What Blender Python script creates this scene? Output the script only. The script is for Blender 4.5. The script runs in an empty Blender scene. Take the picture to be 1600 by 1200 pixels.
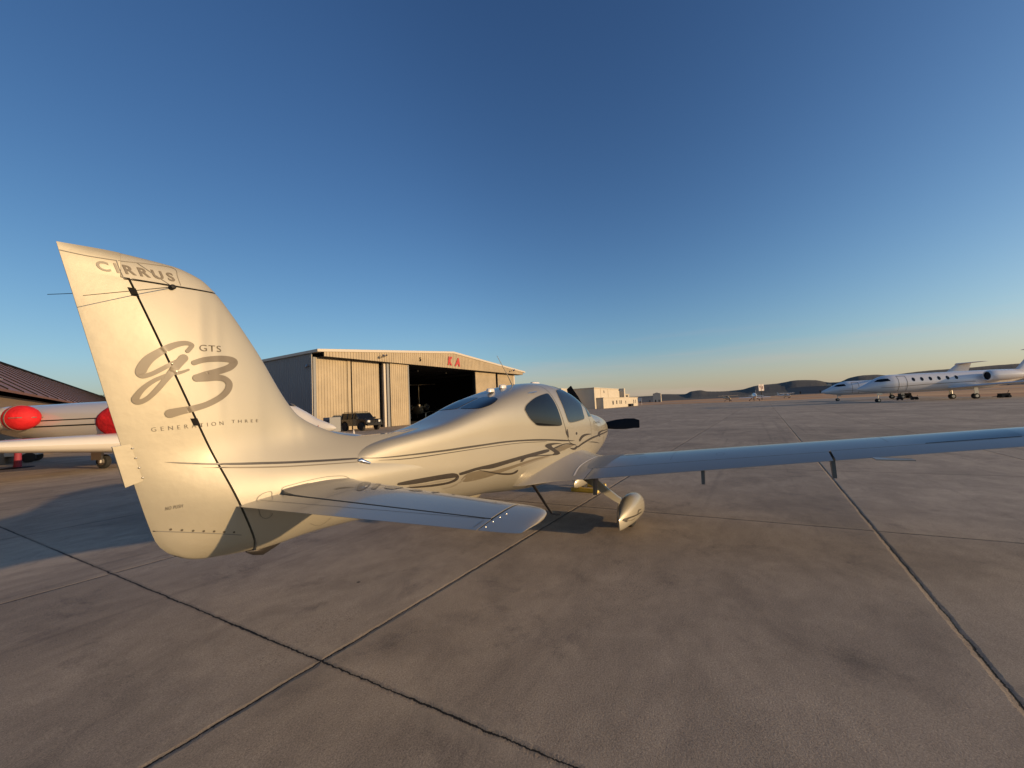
import bpy, bmesh, math, random
from math import radians as R, sin, cos, pi, sqrt, exp, atan2
from mathutils import Vector, Matrix, noise
from mathutils.bvhtree import BVHTree
from mathutils.geometry import tessellate_polygon
random.seed(7)
SC = bpy.context.scene
# ------------------------------------------------------------------ camera
CP = Vector((-8.3267, -2.9118, 1.6594)); YAW, PIT, ROL = R(31.0786), R(3.3839), R(-2.6779)
F_ = Vector((cos(YAW)*cos(PIT), sin(YAW)*cos(PIT), sin(PIT)))
R_ = Vector((sin(YAW), -cos(YAW), 0)); U_ = R_.cross(F_)
R2 = R_*cos(ROL)+U_*sin(ROL); U2 = -R_*sin(ROL)+U_*cos(ROL)
cd = bpy.data.cameras.new('camera'); cam = bpy.data.objects.new('camera', cd); SC.collection.objects.link(cam)
m = Matrix((R2, U2, -F_)).transposed().to_4x4(); m.translation = CP; cam.matrix_world = m
cd.sensor_width = 36; cd.sensor_fit = 'HORIZONTAL'; cd.lens = 613.83/1600*36; cd.clip_start = 0.05; cd.clip_end = 20000
SC.camera = cam
# ------------------------------------------------------------------ light
SUN_AZ, SUN_EL = R(-82.0), R(9.0)
w = bpy.data.worlds.new('World'); SC.world = w; w.use_nodes = True
nt = w.node_tree; nt.nodes.clear()
sky = nt.nodes.new('ShaderNodeTexSky'); sky.sky_type = 'NISHITA'; sky.sun_disc = False
sky.sun_elevation = SUN_EL; sky.sun_rotation = pi/2-SUN_AZ
sky.altitude = 300; sky.air_density = 0.95; sky.dust_density = 1.5; sky.ozone_density = 2.1
bg = nt.nodes.new('ShaderNodeBackground'); bg.inputs[1].default_value = 0.127
wo = nt.nodes.new('ShaderNodeOutputWorld')
# thin cirrus veil low over the horizon, part of the sky itself
tc = nt.nodes.new('ShaderNodeTexCoord'); mp = nt.nodes.new('ShaderNodeMapping'); mp.inputs['Scale'].default_value = (1.2, 1.2, 16)
cn = nt.nodes.new('ShaderNodeTexNoise'); cn.inputs['Scale'].default_value = 2.2; cn.inputs['Detail'].default_value = 6; cn.inputs['Roughness'].default_value = .55
cr = nt.nodes.new('ShaderNodeMapRange'); cr.inputs[1].default_value = .52; cr.inputs[2].default_value = .78; cr.inputs[3].default_value = 0; cr.inputs[4].default_value = .30
sx = nt.nodes.new('ShaderNodeSeparateXYZ'); hr = nt.nodes.new('ShaderNodeMapRange'); hr.inputs[1].default_value = .18; hr.inputs[2].default_value = .03
mu = nt.nodes.new('ShaderNodeMath'); mu.operation = 'MULTIPLY'
mx = nt.nodes.new('ShaderNodeMixRGB'); mx.inputs[2].default_value = (6.0, 4.3, 3.3, 1)
L = nt.links.new
L(tc.outputs['Generated'], mp.inputs[0]); L(mp.outputs[0], cn.inputs['Vector']); L(cn.outputs[0], cr.inputs[0])
L(tc.outputs['Generated'], sx.inputs[0]); L(sx.outputs[2], hr.inputs[0]); L(cr.outputs[0], mu.inputs[0]); L(hr.outputs[0], mu.inputs[1])
gm = nt.nodes.new('ShaderNodeGamma'); gm.inputs[1].default_value = 1.55
ti = nt.nodes.new('ShaderNodeMixRGB'); ti.blend_type = 'MULTIPLY'; ti.inputs[0].default_value = 1; ti.inputs[2].default_value = (.87, .90, .98, 1)
L(sky.outputs[0], gm.inputs[0]); L(gm.outputs[0], ti.inputs[1])
hr2 = nt.nodes.new('ShaderNodeMapRange'); hr2.inputs[1].default_value = .12; hr2.inputs[2].default_value = .0; hr2.inputs[3].default_value = 0; hr2.inputs[4].default_value = .55
ad = nt.nodes.new('ShaderNodeMath'); ad.operation = 'ADD'; ad.use_clamp = True; L(sx.outputs[2], hr2.inputs[0]); L(mu.outputs[0], ad.inputs[0]); L(hr2.outputs[0], ad.inputs[1])
L(ad.outputs[0], mx.inputs[0]); L(ti.outputs[0], mx.inputs[1]); # soft shoulder on the brightest part of the sky
dv = nt.nodes.new('ShaderNodeVectorMath'); dv.operation = 'DIVIDE'; m1 = nt.nodes.new('ShaderNodeVectorMath'); m1.operation = 'MULTIPLY_ADD'
m1.inputs[1].default_value = (.075, .075, .075); m1.inputs[2].default_value = (.83, .83, .83)
# the sky opposite the sun is a little deeper
dt = nt.nodes.new('ShaderNodeVectorMath'); dt.operation = 'DOT_PRODUCT'; dt.inputs[1].default_value = (-cos(SUN_AZ), -sin(SUN_AZ), 0); L(tc.outputs['Generated'], dt.inputs[0])
dr_ = nt.nodes.new('ShaderNodeMapRange'); dr_.interpolation_type = 'SMOOTHSTEP'; dr_.inputs[1].default_value = .45; dr_.inputs[2].default_value = 1; dr_.inputs[3].default_value = 1; dr_.inputs[4].default_value = .62; L(dt.outputs['Value'], dr_.inputs[0])
sm = nt.nodes.new('ShaderNodeVectorMath'); sm.operation = 'SCALE'; L(mx.outputs[0], sm.inputs[0]); L(dr_.outputs[0], sm.inputs[3])
L(sm.outputs[0], m1.inputs[0]); L(sm.outputs[0], dv.inputs[0]); L(m1.outputs[0], dv.inputs[1]); L(dv.outputs[0], bg.inputs[0]); L(bg.outputs[0], wo.inputs[0])
sd = bpy.data.lights.new('sun', 'SUN'); sd.energy = 4.8; sd.angle = R(.5); sd.color = (1, .68, .355)
so = bpy.data.objects.new('sun', sd); SC.collection.objects.link(so)
sdir = Vector((cos(SUN_AZ)*cos(SUN_EL), sin(SUN_AZ)*cos(SUN_EL), sin(SUN_EL)))
so.rotation_euler = sdir.to_track_quat('Z', 'Y').to_euler(); so.location = (0, -60, 40)
SC.view_settings.view_transform = 'Standard'; SC.view_settings.look = 'None'; SC.view_settings.exposure = 0.0
SC.view_settings.gamma = 1; SC.cycles.max_bounces = 8

# ------------------------------------------------------------------ materials
def mat(name, col, rough=.5, metal=0, coat=0, spec=.5, noise_amt=0, nscale=3, bump=0, bscale=40, emit=None, alpha=1, trans=0, bdist=.01, coatr=.06):
    m = bpy.data.materials.new(name); m.use_nodes = True; n = m.node_tree; b = n.nodes['Principled BSDF']
    b.inputs['Base Color'].default_value = (*col, 1); b.inputs['Roughness'].default_value = rough; b.inputs['Metallic'].default_value = metal
    b.inputs['Coat Weight'].default_value = coat; b.inputs['Coat Roughness'].default_value = coatr; b.inputs['Specular IOR Level'].default_value = spec
    if trans: b.inputs['Transmission Weight'].default_value = trans
    co = n.nodes.new('ShaderNodeTexCoord')
    if noise_amt:
        t = n.nodes.new('ShaderNodeTexNoise'); t.inputs['Scale'].default_value = nscale; t.inputs['Detail'].default_value = 5
        n.links.new(co.outputs['Object'], t.inputs['Vector'])
        r = n.nodes.new('ShaderNodeMapRange'); r.inputs[1].default_value = .3; r.inputs[2].default_value = .7; r.inputs[3].default_value = 1-noise_amt; r.inputs[4].default_value = 1+noise_amt*.5
        v = n.nodes.new('ShaderNodeMixRGB'); v.blend_type = 'MULTIPLY'; v.inputs[0].default_value = 1; v.inputs[1].default_value = (*col, 1)
        n.links.new(t.outputs[0], r.inputs[0]); n.links.new(r.outputs[0], v.inputs[2]); n.links.new(v.outputs[0], b.inputs['Base Color'])
    if bump:
        t2 = n.nodes.new('ShaderNodeTexNoise'); t2.inputs['Scale'].default_value = bscale; t2.inputs['Detail'].default_value = 3
        n.links.new(co.outputs['Object'], t2.inputs['Vector'])
        bp = n.nodes.new('ShaderNodeBump'); bp.inputs['Strength'].default_value = bump; bp.inputs['Distance'].default_value = bdist
        n.links.new(t2.outputs[0], bp.inputs['Height']); n.links.new(bp.outputs[0], b.inputs['Normal'])
    return m
M = {}
M['paint'] = mat('pearl_white_paint', (.315, .292, .232), .45, .26, .7, noise_amt=.03, nscale=2, bump=.18, bscale=9, bdist=.003, coatr=.07)
M['rudder'] = mat('rudder_paint', (.320, .292, .220), .45, .18, .5, noise_amt=.05, nscale=4, bump=.3, bscale=14, bdist=.004, coatr=.13)
M['silver'] = mat('silver_paint', (.33, .30, .245), .30, .28, .4, noise_amt=.03, nscale=3, bump=.05, bscale=5, bdist=.003)
M['seam'] = mat('seam_black', (.010, .009, .008), .8, spec=.15)
M['seamg'] = mat('seam_grey', (.16, .15, .13), .6)
M['dark'] = mat('graphite_vinyl', (.035, .028, .022), .4, 0, .2, noise_amt=.2, nscale=30)
M['olive'] = mat('champagne_vinyl', (.15, .125, .085), .38, .1, .4)
M['pale'] = mat('pale_vinyl', (.225, .20, .155), .38, .1, .4)
M['letter'] = mat('bronze_vinyl', (.115, .088, .052), .42, .0, .35)
M['letterd'] = mat('dark_lettering', (.07, .055, .035), .5)
M['glass'] = mat('tinted_glass', (.008, .009, .010), .04, 0, 0, spec=.35)
M['glassl'] = mat('clear_tinted_glass', (.016, .019, .022), .04, 0, 0, spec=.7)
M['black'] = mat('black_composite', (.008, .008, .009), .55, spec=.25, noise_amt=.2)
M['rubber'] = mat('tyre_rubber', (.02, .02, .02), .85)
M['chrome'] = mat('polished_metal', (.8, .8, .8), .08, 1)
M['steel'] = mat('brushed_metal', (.45, .43, .40), .3, 1)
M['strut'] = mat('step_metal', (.10, .09, .085), .3, .8)
M['yellow'] = mat('yellow_rubber', (.62, .40, .05), .6, noise_amt=.2, nscale=20)
M['red'] = mat('red_canvas', (.60, .009, .014), .75, noise_amt=.15, nscale=4, bump=.6, bscale=5, bdist=.06)
M['jet'] = mat('jet_white_paint', (.62, .59, .54), .22, 0, .8, bump=.06, bscale=2, bdist=.01)
M['jetc'] = mat('jet_grey_paint', (.64, .65, .67), .22, 0, .7)
M['orange'] = mat('orange_cord', (.35, .06, .02), .7)
# ------------------------------------------------------------------ builders
def kids(o): return [c for c in bpy.data.objects if c.parent == o]
def tag(o, label=None, cat=None, group=None, kind=None):
    if label: o['label'] = label
    if cat: o['category'] = cat
    if group: o['group'] = group
    if kind: o['kind'] = kind
    return o
def empty(name, loc, rz=0, sc=1):
    o = bpy.data.objects.new(name, None); SC.collection.objects.link(o); o.location = loc; o.rotation_euler = (0, 0, rz); o.scale = (sc,)*3
    o.empty_display_size = .2; return o
ORG = Vector((0, 0, 0))      # vertices are given about this origin
def ob(name, V, Fc, m, parent=None, smooth=False, auto=None, recalc=True):
    me = bpy.data.meshes.new(name); me.from_pydata([tuple(Vector(v)-ORG) for v in V], [], Fc)
    if recalc:
        bm = bmesh.new(); bm.from_mesh(me); bmesh.ops.remove_doubles(bm, verts=bm.verts, dist=1e-5)
        bmesh.ops.recalc_face_normals(bm, faces=bm.faces); bm.to_mesh(me); bm.free()
    o = bpy.data.objects.new(name, me); SC.collection.objects.link(o)
    for mm in (m if isinstance(m, (list, tuple)) else [m]): me.materials.append(mm)
    if parent: o.parent = parent
    if smooth:
        me.polygons.foreach_set('use_smooth', [True]*len(me.polygons))
        if auto:
            bm = bmesh.new(); bm.from_mesh(me)
            for e in bm.edges:
                if len(e.link_faces) == 2 and e.calc_face_angle(0) > auto: e.smooth = False
            bm.to_mesh(me); bm.free()
    me.update(); return o
class B:
    """collects primitives into one mesh"""
    def __init__(s): s.v = []; s.f = []
    def add(s, V, Fc):
        n = len(s.v); s.v += [Vector(v) for v in V]; s.f += [tuple(i+n for i in f) for f in Fc]; return s
    def box(s, a, b, bev=0, M_=None):
        x0, y0, z0 = a; x1, y1, z1 = b
        if x0 > x1: x0, x1 = x1, x0
        if y0 > y1: y0, y1 = y1, y0
        if z0 > z1: z0, z1 = z1, z0
        if bev:
            bm = bmesh.new(); bmesh.ops.create_cube(bm, size=1)
            for v in bm.verts: v.co = Vector(((x0+x1)/2+v.co.x*(x1-x0), (y0+y1)/2+v.co.y*(y1-y0), (z0+z1)/2+v.co.z*(z1-z0)))
            bmesh.ops.bevel(bm, geom=bm.edges, offset=bev, segments=2, affect='EDGES', profile=.6)
            bm.verts.ensure_lookup_table(); V = [v.co.copy() for v in bm.verts]; Fc = [[v.index for v in f.verts] for f in bm.faces]; bm.free()
        else:
            V = [Vector(c) for c in ((x0,y0,z0),(x1,y0,z0),(x1,y1,z0),(x0,y1,z0),(x0,y0,z1),(x1,y0,z1),(x1,y1,z1),(x0,y1,z1))]
            Fc = [(0,3,2,1),(4,5,6,7),(0,1,5,4),(1,2,6,5),(2,3,7,6),(3,0,4,7)]
        if M_: V = [M_ @ v for v in V]
        return s.add(V, Fc)
    def tube(s, pts, rad, n=10, cap=True, sq=(1, 1)):
        pts = [Vector(p) for p in pts]
        if not isinstance(rad, (list, tuple)): rad = [rad]*len(pts)
        rings = []; up = Vector((0, 0, 1))
        for i, p in enumerate(pts):
            d = (pts[min(i+1, len(pts)-1)]-pts[max(i-1, 0)]).normalized()
            a = d.cross(up)
            if a.length < .05: a = d.cross(Vector((1, 0, 0)))
            a.normalize(); b = a.cross(d)
            rings.append([p+a*cos(2*pi*k/n)*rad[i]*sq[0]+b*sin(2*pi*k/n)*rad[i]*sq[1] for k in range(n)])
        return s.loft(rings, cap)
    def loft(s, rings, cap=True):
        n = len(rings[0]); V = [p for r in rings for p in r]; Fc = []
        for i in range(len(rings)-1):
            for k in range(n): Fc.append((i*n+k, i*n+(k+1) % n, (i+1)*n+(k+1) % n, (i+1)*n+k))
        if cap: Fc += [tuple(range(n))[::-1], tuple((len(rings)-1)*n+k for k in range(n))]
        return s.add(V, Fc)
    def cyl(s, a, b, r, n=20, r2=None): return s.tube([a, b], [r, r if r2 is None else r2], n)
    def lathe(s, c, axis, prof, n=24):
        c = Vector(c); axis = Vector(axis).normalized(); a = axis.orthogonal().normalized(); b = axis.cross(a)
        return s.loft([[c+axis*h+(a*cos(2*pi*k/n)+b*sin(2*pi*k/n))*max(r, 1e-4) for k in range(n)] for h, r in prof])
    def build(s, name, m, parent=None, smooth=False, auto=R(35)): return ob(name, s.v, s.f, m, parent, smooth, auto if smooth else None)
def interp(tab, x):
    """smooth (Catmull-Rom / monotone) lookup in a table of rows sorted by column 0"""
    if tab[0][0] > tab[-1][0]: tab = tab[::-1]
    if x <= tab[0][0]: return list(tab[0][1:])
    if x >= tab[-1][0]: return list(tab[-1][1:])
    i = max(k for k in range(len(tab)-1) if tab[k][0] <= x)
    p1, p2 = tab[i], tab[i+1]; p0 = tab[i-1] if i else None; p3 = tab[i+2] if i+2 < len(tab) else None
    h = p2[0]-p1[0]; t = (x-p1[0])/h; out = []
    for k in range(1, len(p1)):
        d = (p2[k]-p1[k])/h
        d0 = (p1[k]-p0[k])/(p1[0]-p0[0]) if p0 else d
        d3 = (p3[k]-p2[k])/(p3[0]-p2[0]) if p3 else d
        m1 = 0 if d0*d <= 0 else 2*d0*d/(d0+d); m2 = 0 if d*d3 <= 0 else 2*d*d3/(d+d3)
        if not p0: m1 = d
        if not p3: m2 = d
        out.append((2*t**3-3*t*t+1)*p1[k]+(t**3-2*t*t+t)*h*m1+(-2*t**3+3*t*t)*p2[k]+(t**3-t*t)*h*m2)
    return out
def lerp(a, b, t): return a+(b-a)*t
def crom(pts, n=6):
    out = []
    for i in range(len(pts)-1):
        p0 = pts[max(i-1, 0)]; p1 = pts[i]; p2 = pts[i+1]; p3 = pts[min(i+2, len(pts)-1)]
        for k in range(n):
            t = k/n
            out.append([.5*((2*b)+(-a+c)*t+(2*a-5*b+4*c-d)*t*t+(-a+3*b-3*c+d)*t**3) for a, b, c, d in zip(p0, p1, p2, p3)])
    out.append(list(pts[-1])); return out
def sring(X, zt, zb, W, zw, nu, nl, N=56):
    r = []
    for k in range(N):
        a = 2*pi*k/N; c, s_ = cos(a), sin(a); n = nu if s_ >= 0 else nl
        y = W*math.copysign(abs(c)**(2/n), c); z = math.copysign(abs(s_)**(2/n), s_)
        r.append(Vector((X, y, zw+z*(zt-zw if s_ >= 0 else zw-zb))))
    return r
# decals laid on a surface: 3D outline -> triangles -> snapped to the skin
def snap_mesh(name, V, Fc, m, parent, bvhs, off=.0015, maxe=.035, levels=5, thick=False):
    bm = bmesh.new()
    vs = [bm.verts.new(v) for v in V]
    for f in Fc:
        try: bm.faces.new([vs[i] for i in f])
        except ValueError: pass
    bmesh.ops.remove_doubles(bm, verts=bm.verts, dist=1e-5)
    bmesh.ops.triangulate(bm, faces=bm.faces)
    for _ in range(levels):
        es = [e for e in bm.edges if e.calc_length() > maxe]
        if not es: break
        bmesh.ops.subdivide_edges(bm, edges=es, cuts=1, use_grid_fill=False); bmesh.ops.triangulate(bm, faces=bm.faces)
    nm = {}
    for v in bm.verts:
        best = None
        for bv in bvhs:
            co, no, i, d = bv.find_nearest(v.co)
            if co is not None and (best is None or d < best[2]): best = (co, no, d)
        n = best[1]; d = v.co-best[0]
        if n.dot(Vector((0, v.co.y, .3*(v.co.z-1)))) < 0 and d.dot(n) < 0 and d.length > 1e-3: pass
        nm[v] = (best[0], n)
    for v in bm.verts: v.co = nm[v][0]+nm[v][1]*off
    bm.normal_update()
    for f in bm.faces:
        if f.normal.dot(nm[f.verts[0]][1]) < 0: f.normal_flip()
    me = bpy.data.meshes.new(name)
    for v in bm.verts: v.co -= ORG
    bm.to_mesh(me); bm.free(); me.materials.append(m)
    me.polygons.foreach_set('use_smooth', [True]*len(me.polygons))
    o = bpy.data.objects.new(name, me); SC.collection.objects.link(o); o.parent = parent; return o
def outline(pts, n=0):
    P = [Vector(p) for p in pts]
    if n: P = [Vector(p) for p in crom([list(p) for p in P]+[list(P[0])], n)][:-1]
    return P, [tuple(t) for t in tessellate_polygon([P])]
def ribbon(pts, wid, N, sm=6, caps=True):
    """variable-width stroke in 3D in the plane with normal N; rows of pts are (x,y,z), wid per point"""
    C = crom([list(p)+[w_] for p, w_ in zip(pts, wid)], sm); P = [Vector(c[:3]) for c in C]; W = [max(c[3], .0005) for c in C]; N = Vector(N)
    V = []; Fc = []
    for i, p in enumerate(P):
        d = (P[min(i+1, len(P)-1)]-P[max(i-1, 0)]).normalized(); s_ = N.cross(d).normalized()
        V += [p+s_*W[i]/2, p-s_*W[i]/2]
    for i in range(len(P)-1): Fc.append((2*i, 2*i+1, 2*i+3, 2*i+2))
    if caps:
        for e, sg in ((0, -1), (len(P)-1, 1)):
            d = (P[min(e+1, len(P)-1)]-P[max(e-1, 0)]).normalized()*sg; s_ = N.cross(d).normalized(); b = len(V); V.append(P[e])
            for k in range(9):
                a = -pi/2+pi*k/8; V.append(P[e]+(d*cos(a)+s_*sin(a))*W[e]/2)
            for k in range(8): Fc.append((b, b+1+k, b+2+k))
    return V, Fc
def text_mesh(s_, bold=0, spacing=1, shear=0):
    cu = bpy.data.curves.new('t', 'FONT'); cu.body = s_; cu.size = 1; cu.offset = bold; cu.space_character = spacing; cu.shear = shear; cu.resolution_u = 4
    o = bpy.data.objects.new('t', cu); SC.collection.objects.link(o); bpy.context.view_layer.update()
    me = bpy.data.meshes.new_from_object(o.evaluated_get(bpy.context.evaluated_depsgraph_get()))
    V = [v.co.copy() for v in me.vertices]; Fc = [tuple(p.vertices) for p in me.polygons]
    bpy.data.objects.remove(o); bpy.data.curves.remove(cu); bpy.data.meshes.remove(me)
    x0 = min(v.x for v in V); x1 = max(v.x for v in V); y1 = max(v.y for v in V); y0 = min(0, min(v.y for v in V))
    return [Vector(((v.x-x0)/(x1-x0), v.y/y1, 0)) for v in V], Fc
def text_on(name, s_, o, u, v, m, parent, bvhs, bold=0, spacing=1, shear=0, off=.0015):
    V, Fc = text_mesh(s_, bold, spacing, shear); o, u, v = Vector(o), Vector(u), Vector(v)
    return snap_mesh(name, [o+(u-o)*p.x+(v-o)*p.y for p in V], Fc, m, parent, bvhs, off, maxe=.05, levels=3)
M['walk'] = mat('walkway_grit', (.27,.27,.25), .7, bump=.3, bscale=300, bdist=.002)
WHIS = (Vector((-7.80,-.25,2.281)), Vector((-7.832,.25,2.375)))
# ------------------------------------------------------------------ the silver light aeroplane
ORG = Vector((-3.2, 0, 0))
PL = empty('light_aircraft', ORG)
tag(PL, 'cream and silver single-engine low-wing aeroplane with G3 lettering on its tall tail, standing in front', 'aeroplane')
CREST = [(-4.5,1.50),(-5.3,1.50),(-5.75,1.472),(-6.1,1.472),(-6.287,1.502),(-6.455,1.571),(-6.62,1.665),(-6.70,1.758),(-6.919,2.134),(-7.10,2.405),(-7.163,2.484),(-7.253,2.560),(-7.391,2.600),(-7.62,2.608),(-7.86,2.594)]
BOT = [(-4.5,.652),(-5,.685),(-5.54,.722),(-6.12,.782),(-6.6,.803),(-6.8,.795),(-6.97,.794)]
crest = lambda X: interp(CREST, X)[0]
botz = lambda X: interp(BOT, X)[0]
hinge = lambda z: -6.961-(z-.831)*.3765
hingez = lambda X: .831+(-6.961-X)/.3765
TE = [(2.62,-7.851),(2.555,-7.837),(2.338,-7.786),(1.678,-7.631),(1.324,-7.544),(1.067,-7.476),(.985,-7.448),(.93,-7.41),(.888,-7.365),(.85,-7.30),(.829,-7.235),(.817,-7.153),(.802,-7.05),(.792,-6.961)]
te = lambda z: interp(TE, z)[0]
WB = [(-4.5,.40),(-5.2,.315),(-5.7,.262),(-6.1,.222),(-6.5,.176),(-7.0,.118),(-7.6,.08)]
RR = [(-4.5,.10),(-6.2,.14),(-6.6,.28),(-6.9,.56),(-7.6,.60)]
TT = [(.8,.05),(1.4,.058),(2.0,.05),(2.6,.036)]
def half(X, z):
    zt = crest(X); sl = (crest(X+.01)-crest(X-.01))/.02; dp = max(0, (zt-z)/sqrt(1+sl*sl))
    W = interp(WB, X)[0]; zm = 1.12; zb = botz(X) if X > -6.97 else .79
    if z < zm: t = min(1, (zm-z)/(zm-zb)); bd = W*(1-t**2.3)**(1/2.3)
    else: t = min(1, (z-zm)/.50); bd = W*(1-t*t)**2.0
    q = min(dp/interp(RR, X)[0], 1); fn = interp(TT, z)[0]*sqrt(1-(1-q)**2)
    return sqrt(bd*bd+fn*fn)
def grid(name, cols, m, parent, cap0=True, cap1=True, **k):
    """cols: list of columns of (X,z,H); starboard and port skins joined"""
    V = []; Fc = []; n = len(cols[0])
    for c in cols: V += [(x, -h, z) for x, z, h in c]
    o = len(V)
    for c in cols: V += [(x, h, z) for x, z, h in c]
    for i in range(len(cols)-1):
        for j in range(n-1):
            a, b, c_, d = i*n+j, i*n+j+1, (i+1)*n+j+1, (i+1)*n+j
            Fc += [(a, b, c_, d), (o+d, o+c_, o+b, o+a)]
    for i in range(len(cols)-1):
        for j in (0, n-1): a, d = i*n+j, (i+1)*n+j; Fc.append((a, d, o+d, o+a))
    for i, f in ((0, cap0), (len(cols)-1, cap1)):
        if f:
            for j in range(n-1): a, b = i*n+j, i*n+j+1; Fc.append((a, b, o+b, o+a))
    return ob(name, V, Fc, m, parent, True, R(40), **k)
SEAMZ = lambda X: 2.484+(X+7.163)*.039
xs = [-4.5-.05*i for i in range(34)]+[-6.2-.02*i for i in range(38)]
xs = [x for x in xs if x > -6.95]+[-6.955-.0145*i for i in range(44)]
cols = []
for X in xs:
    z0 = botz(X) if X > -6.961 else hingez(X); z1 = min(crest(X), SEAMZ(X)) if X < -7.163 else crest(X); z1 = max(z1, z0+.002)
    cols.append([(X, z0+(z1-z0)*t, half(X, z0+(z1-z0)*t)) for t in [(1-cos(pi*j/44))/2 for j in range(45)]])
fin = grid('tail_fin', cols, M['paint'], PL); fincols = cols
cols = []
for i in range(30):
    X = -7.163-(7.614-7.163)*i/29; z0 = SEAMZ(X)+.004; z1 = max(crest(X), z0+.001)
    cols.append([(X, z0+(z1-z0)*t, half(X, z0+(z1-z0)*t)*.995) for t in [1-(1-j/16)**2 for j in range(17)]])
cap = grid('fin_tip', cols, M['paint'], PL); capcols = cols
# rudder
zz = [.796,.802,.808,.817,.829,.845,.865,.888,.92,.96]+[1.0+.05*i for i in range(30)]+[2.466,2.467,2.5,2.53,2.555,2.575,2.59,2.60]
cols = []
for z in zz:
    xf = (hinge(z)-.011 if z < 2.4665 else -7.616); xt = te(z); xf = max(xf, xt+.001); row = []
    hh = half(hinge(min(z, 2.47)), min(z, 2.47))
    for j in range(25):
        t = j/24; X = xf+(xt-xf)*t; zc = z
        if z > 2.47: zc = 2.467+(z-2.467)/(2.60-2.467)*(crest(X)-2.467)
        ch = hinge(z)-te(max(z, 1.07)); d = max(0, X-te(max(z, 1.067)))/ch
        h = .003+(hh*.97-.003)*min(1, d)**.92
        zbot = interp([(a[1], a[0]) for a in TE[5:]], X)[0] if X > -7.476 else .9
        if z < 1.1: h *= sqrt(max(0, 1-(1-min(1, (z-zbot)/.11))**2))
        if z > 2.45: h *= sqrt(max(0, 1-(1-min(1, (crest(X)-zc)/.10+.02))**2))
        row.append((X, zc, h))
    cols.append(row)
rud = grid('rudder', cols, M['rudder'], PL); rudcols = cols
# dark slot behind the hinge line
b = B(); b.loft([[Vector((hinge(z)+dx, y, z)) for dx, y in ((.03,-.02),(-.03,-.02),(-.03,.02),(.03,.02))] for z in (.83, 1.5, 2.46)])
b.build('hinge_slot', M['seam'], PL)
# trim tab
T = [(-7.636,1.548),(-7.566,1.556),(-7.513,1.349),(-7.583,1.325)]
b = B(); tc_ = []
for y in (-.016, .016): tc_.append([Vector((x, y*(1 if i in (1, 2) else .55), z)) for i, (x, z) in enumerate(T)])
b.loft(tc_); b.build('trim_tab', M['rudder'], rud)
# fuselage pod
POD = [ # X, zt, zb, W, zw, nu, nl
 (-.42,1.385,.90,.36,1.13,2.3,2.3),(-.48,1.41,.84,.40,1.13,2.3,2.3),(-.7,1.45,.78,.455,1.12,2.35,2.4),(-1.0,1.485,.70,.51,1.11,2.4,2.5),(-1.5,1.525,.60,.575,1.10,2.45,2.6),
 (-1.75,1.64,.565,.61,1.10,2.6,2.6),(-2.0,1.79,.54,.635,1.10,2.65,2.6),(-2.3,1.915,.52,.645,1.10,2.6,2.6),(-2.6,1.985,.505,.64,1.10,2.5,2.6),(-2.95,2.015,.50,.635,1.10,2.45,2.6),
 (-3.3,2.0,.51,.615,1.10,2.8,2.6),(-3.7,1.94,.54,.575,1.10,3.5,2.5),(-4.15,1.836,.595,.51,1.10,4.8,2.4),(-4.5,1.742,.645,.455,1.10,5.8,2.3),(-4.9,1.620,.675,.388,1.11,6.6,2.2),
 (-5.3,1.516,.72,.324,1.12,6.8,2.2),(-5.65,1.464,.80,.270,1.14,6.2,2.2),(-5.95,1.427,.92,.224,1.16,5.0,2.2),(-6.15,1.39,1.02,.195,1.18,3.8,2.2),(-6.3,1.345,1.10,.168,1.2,3.0,2.2),(-6.42,1.302,1.15,.142,1.21,2.8,2.2),(-6.52,1.265,1.18,.10,1.22,2.4,2.2),(-6.57,1.235,1.20,.04,1.22,2.2,2.2)]
xs = [-.42,-.44,-.48,-.54]+[-.6-.06*i for i in range(90)]+[-6.0,-6.06,-6.12,-6.17,-6.21,-6.25,-6.28,-6.33,-6.38,-6.42,-6.46,-6.5,-6.53,-6.55,-6.57]
xs = sorted(set(xs), reverse=True)
b = B(); b.loft([sring(X, *interp(POD, X), N=128) for X in xs]); fus = b.build('fuselage', M['paint'], PL, True)
# nose bowl inlets and spinner
b = B(); b.lathe((-.425,0,1.17), (1,0,0), [(0,.18),(.02,.178),(.10,.165),(.2,.135),(.3,.085),(.36,.04),(.38,.0)], 28); spn = b.build('spinner', M['paint'], PL, True)
for sg in (-1, 1):
    b = B(); b.loft([[Vector((-.405-d, sg*.26+.062*k*cos(a), 1.19+.05*k*sin(a))) for a in [2*pi*i/20 for i in range(20)]] for d, k in ((0, 1), (.1, .9))]); b.build('cooling_inlet', M['seam'], fus)
def blade(ang):
    b = B(); rings = []
    for r, ch, th, tw in ((.12,.07,.06,60),(.2,.09,.045,50),(.32,.185,.03,40),(.5,.225,.022,32),(.7,.235,.017,26),(.88,.205,.012,22),(.965,.17,.009,20),(.985,.15,.006,20)):
        t = R(tw); rg = []
        for k in range(14):
            a = 2*pi*k/14; u, v = ch/2*cos(a), th/2*sin(a)
            if r > .95: u -= .02
            p = Vector((u*sin(t)+v*cos(t), u*cos(t)-v*sin(t), r)); p = Vector((p.x, p.y*cos(ang)-p.z*sin(ang), p.y*sin(ang)+p.z*cos(ang)))
            rg.append(p+Vector((-.26, 0, 1.18)))
        rings.append(rg)
    b.loft(rings); return b.build('propeller_blade', M['black'], PL, True)
for a in (87, -31, 207): blade(R(a))
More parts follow.
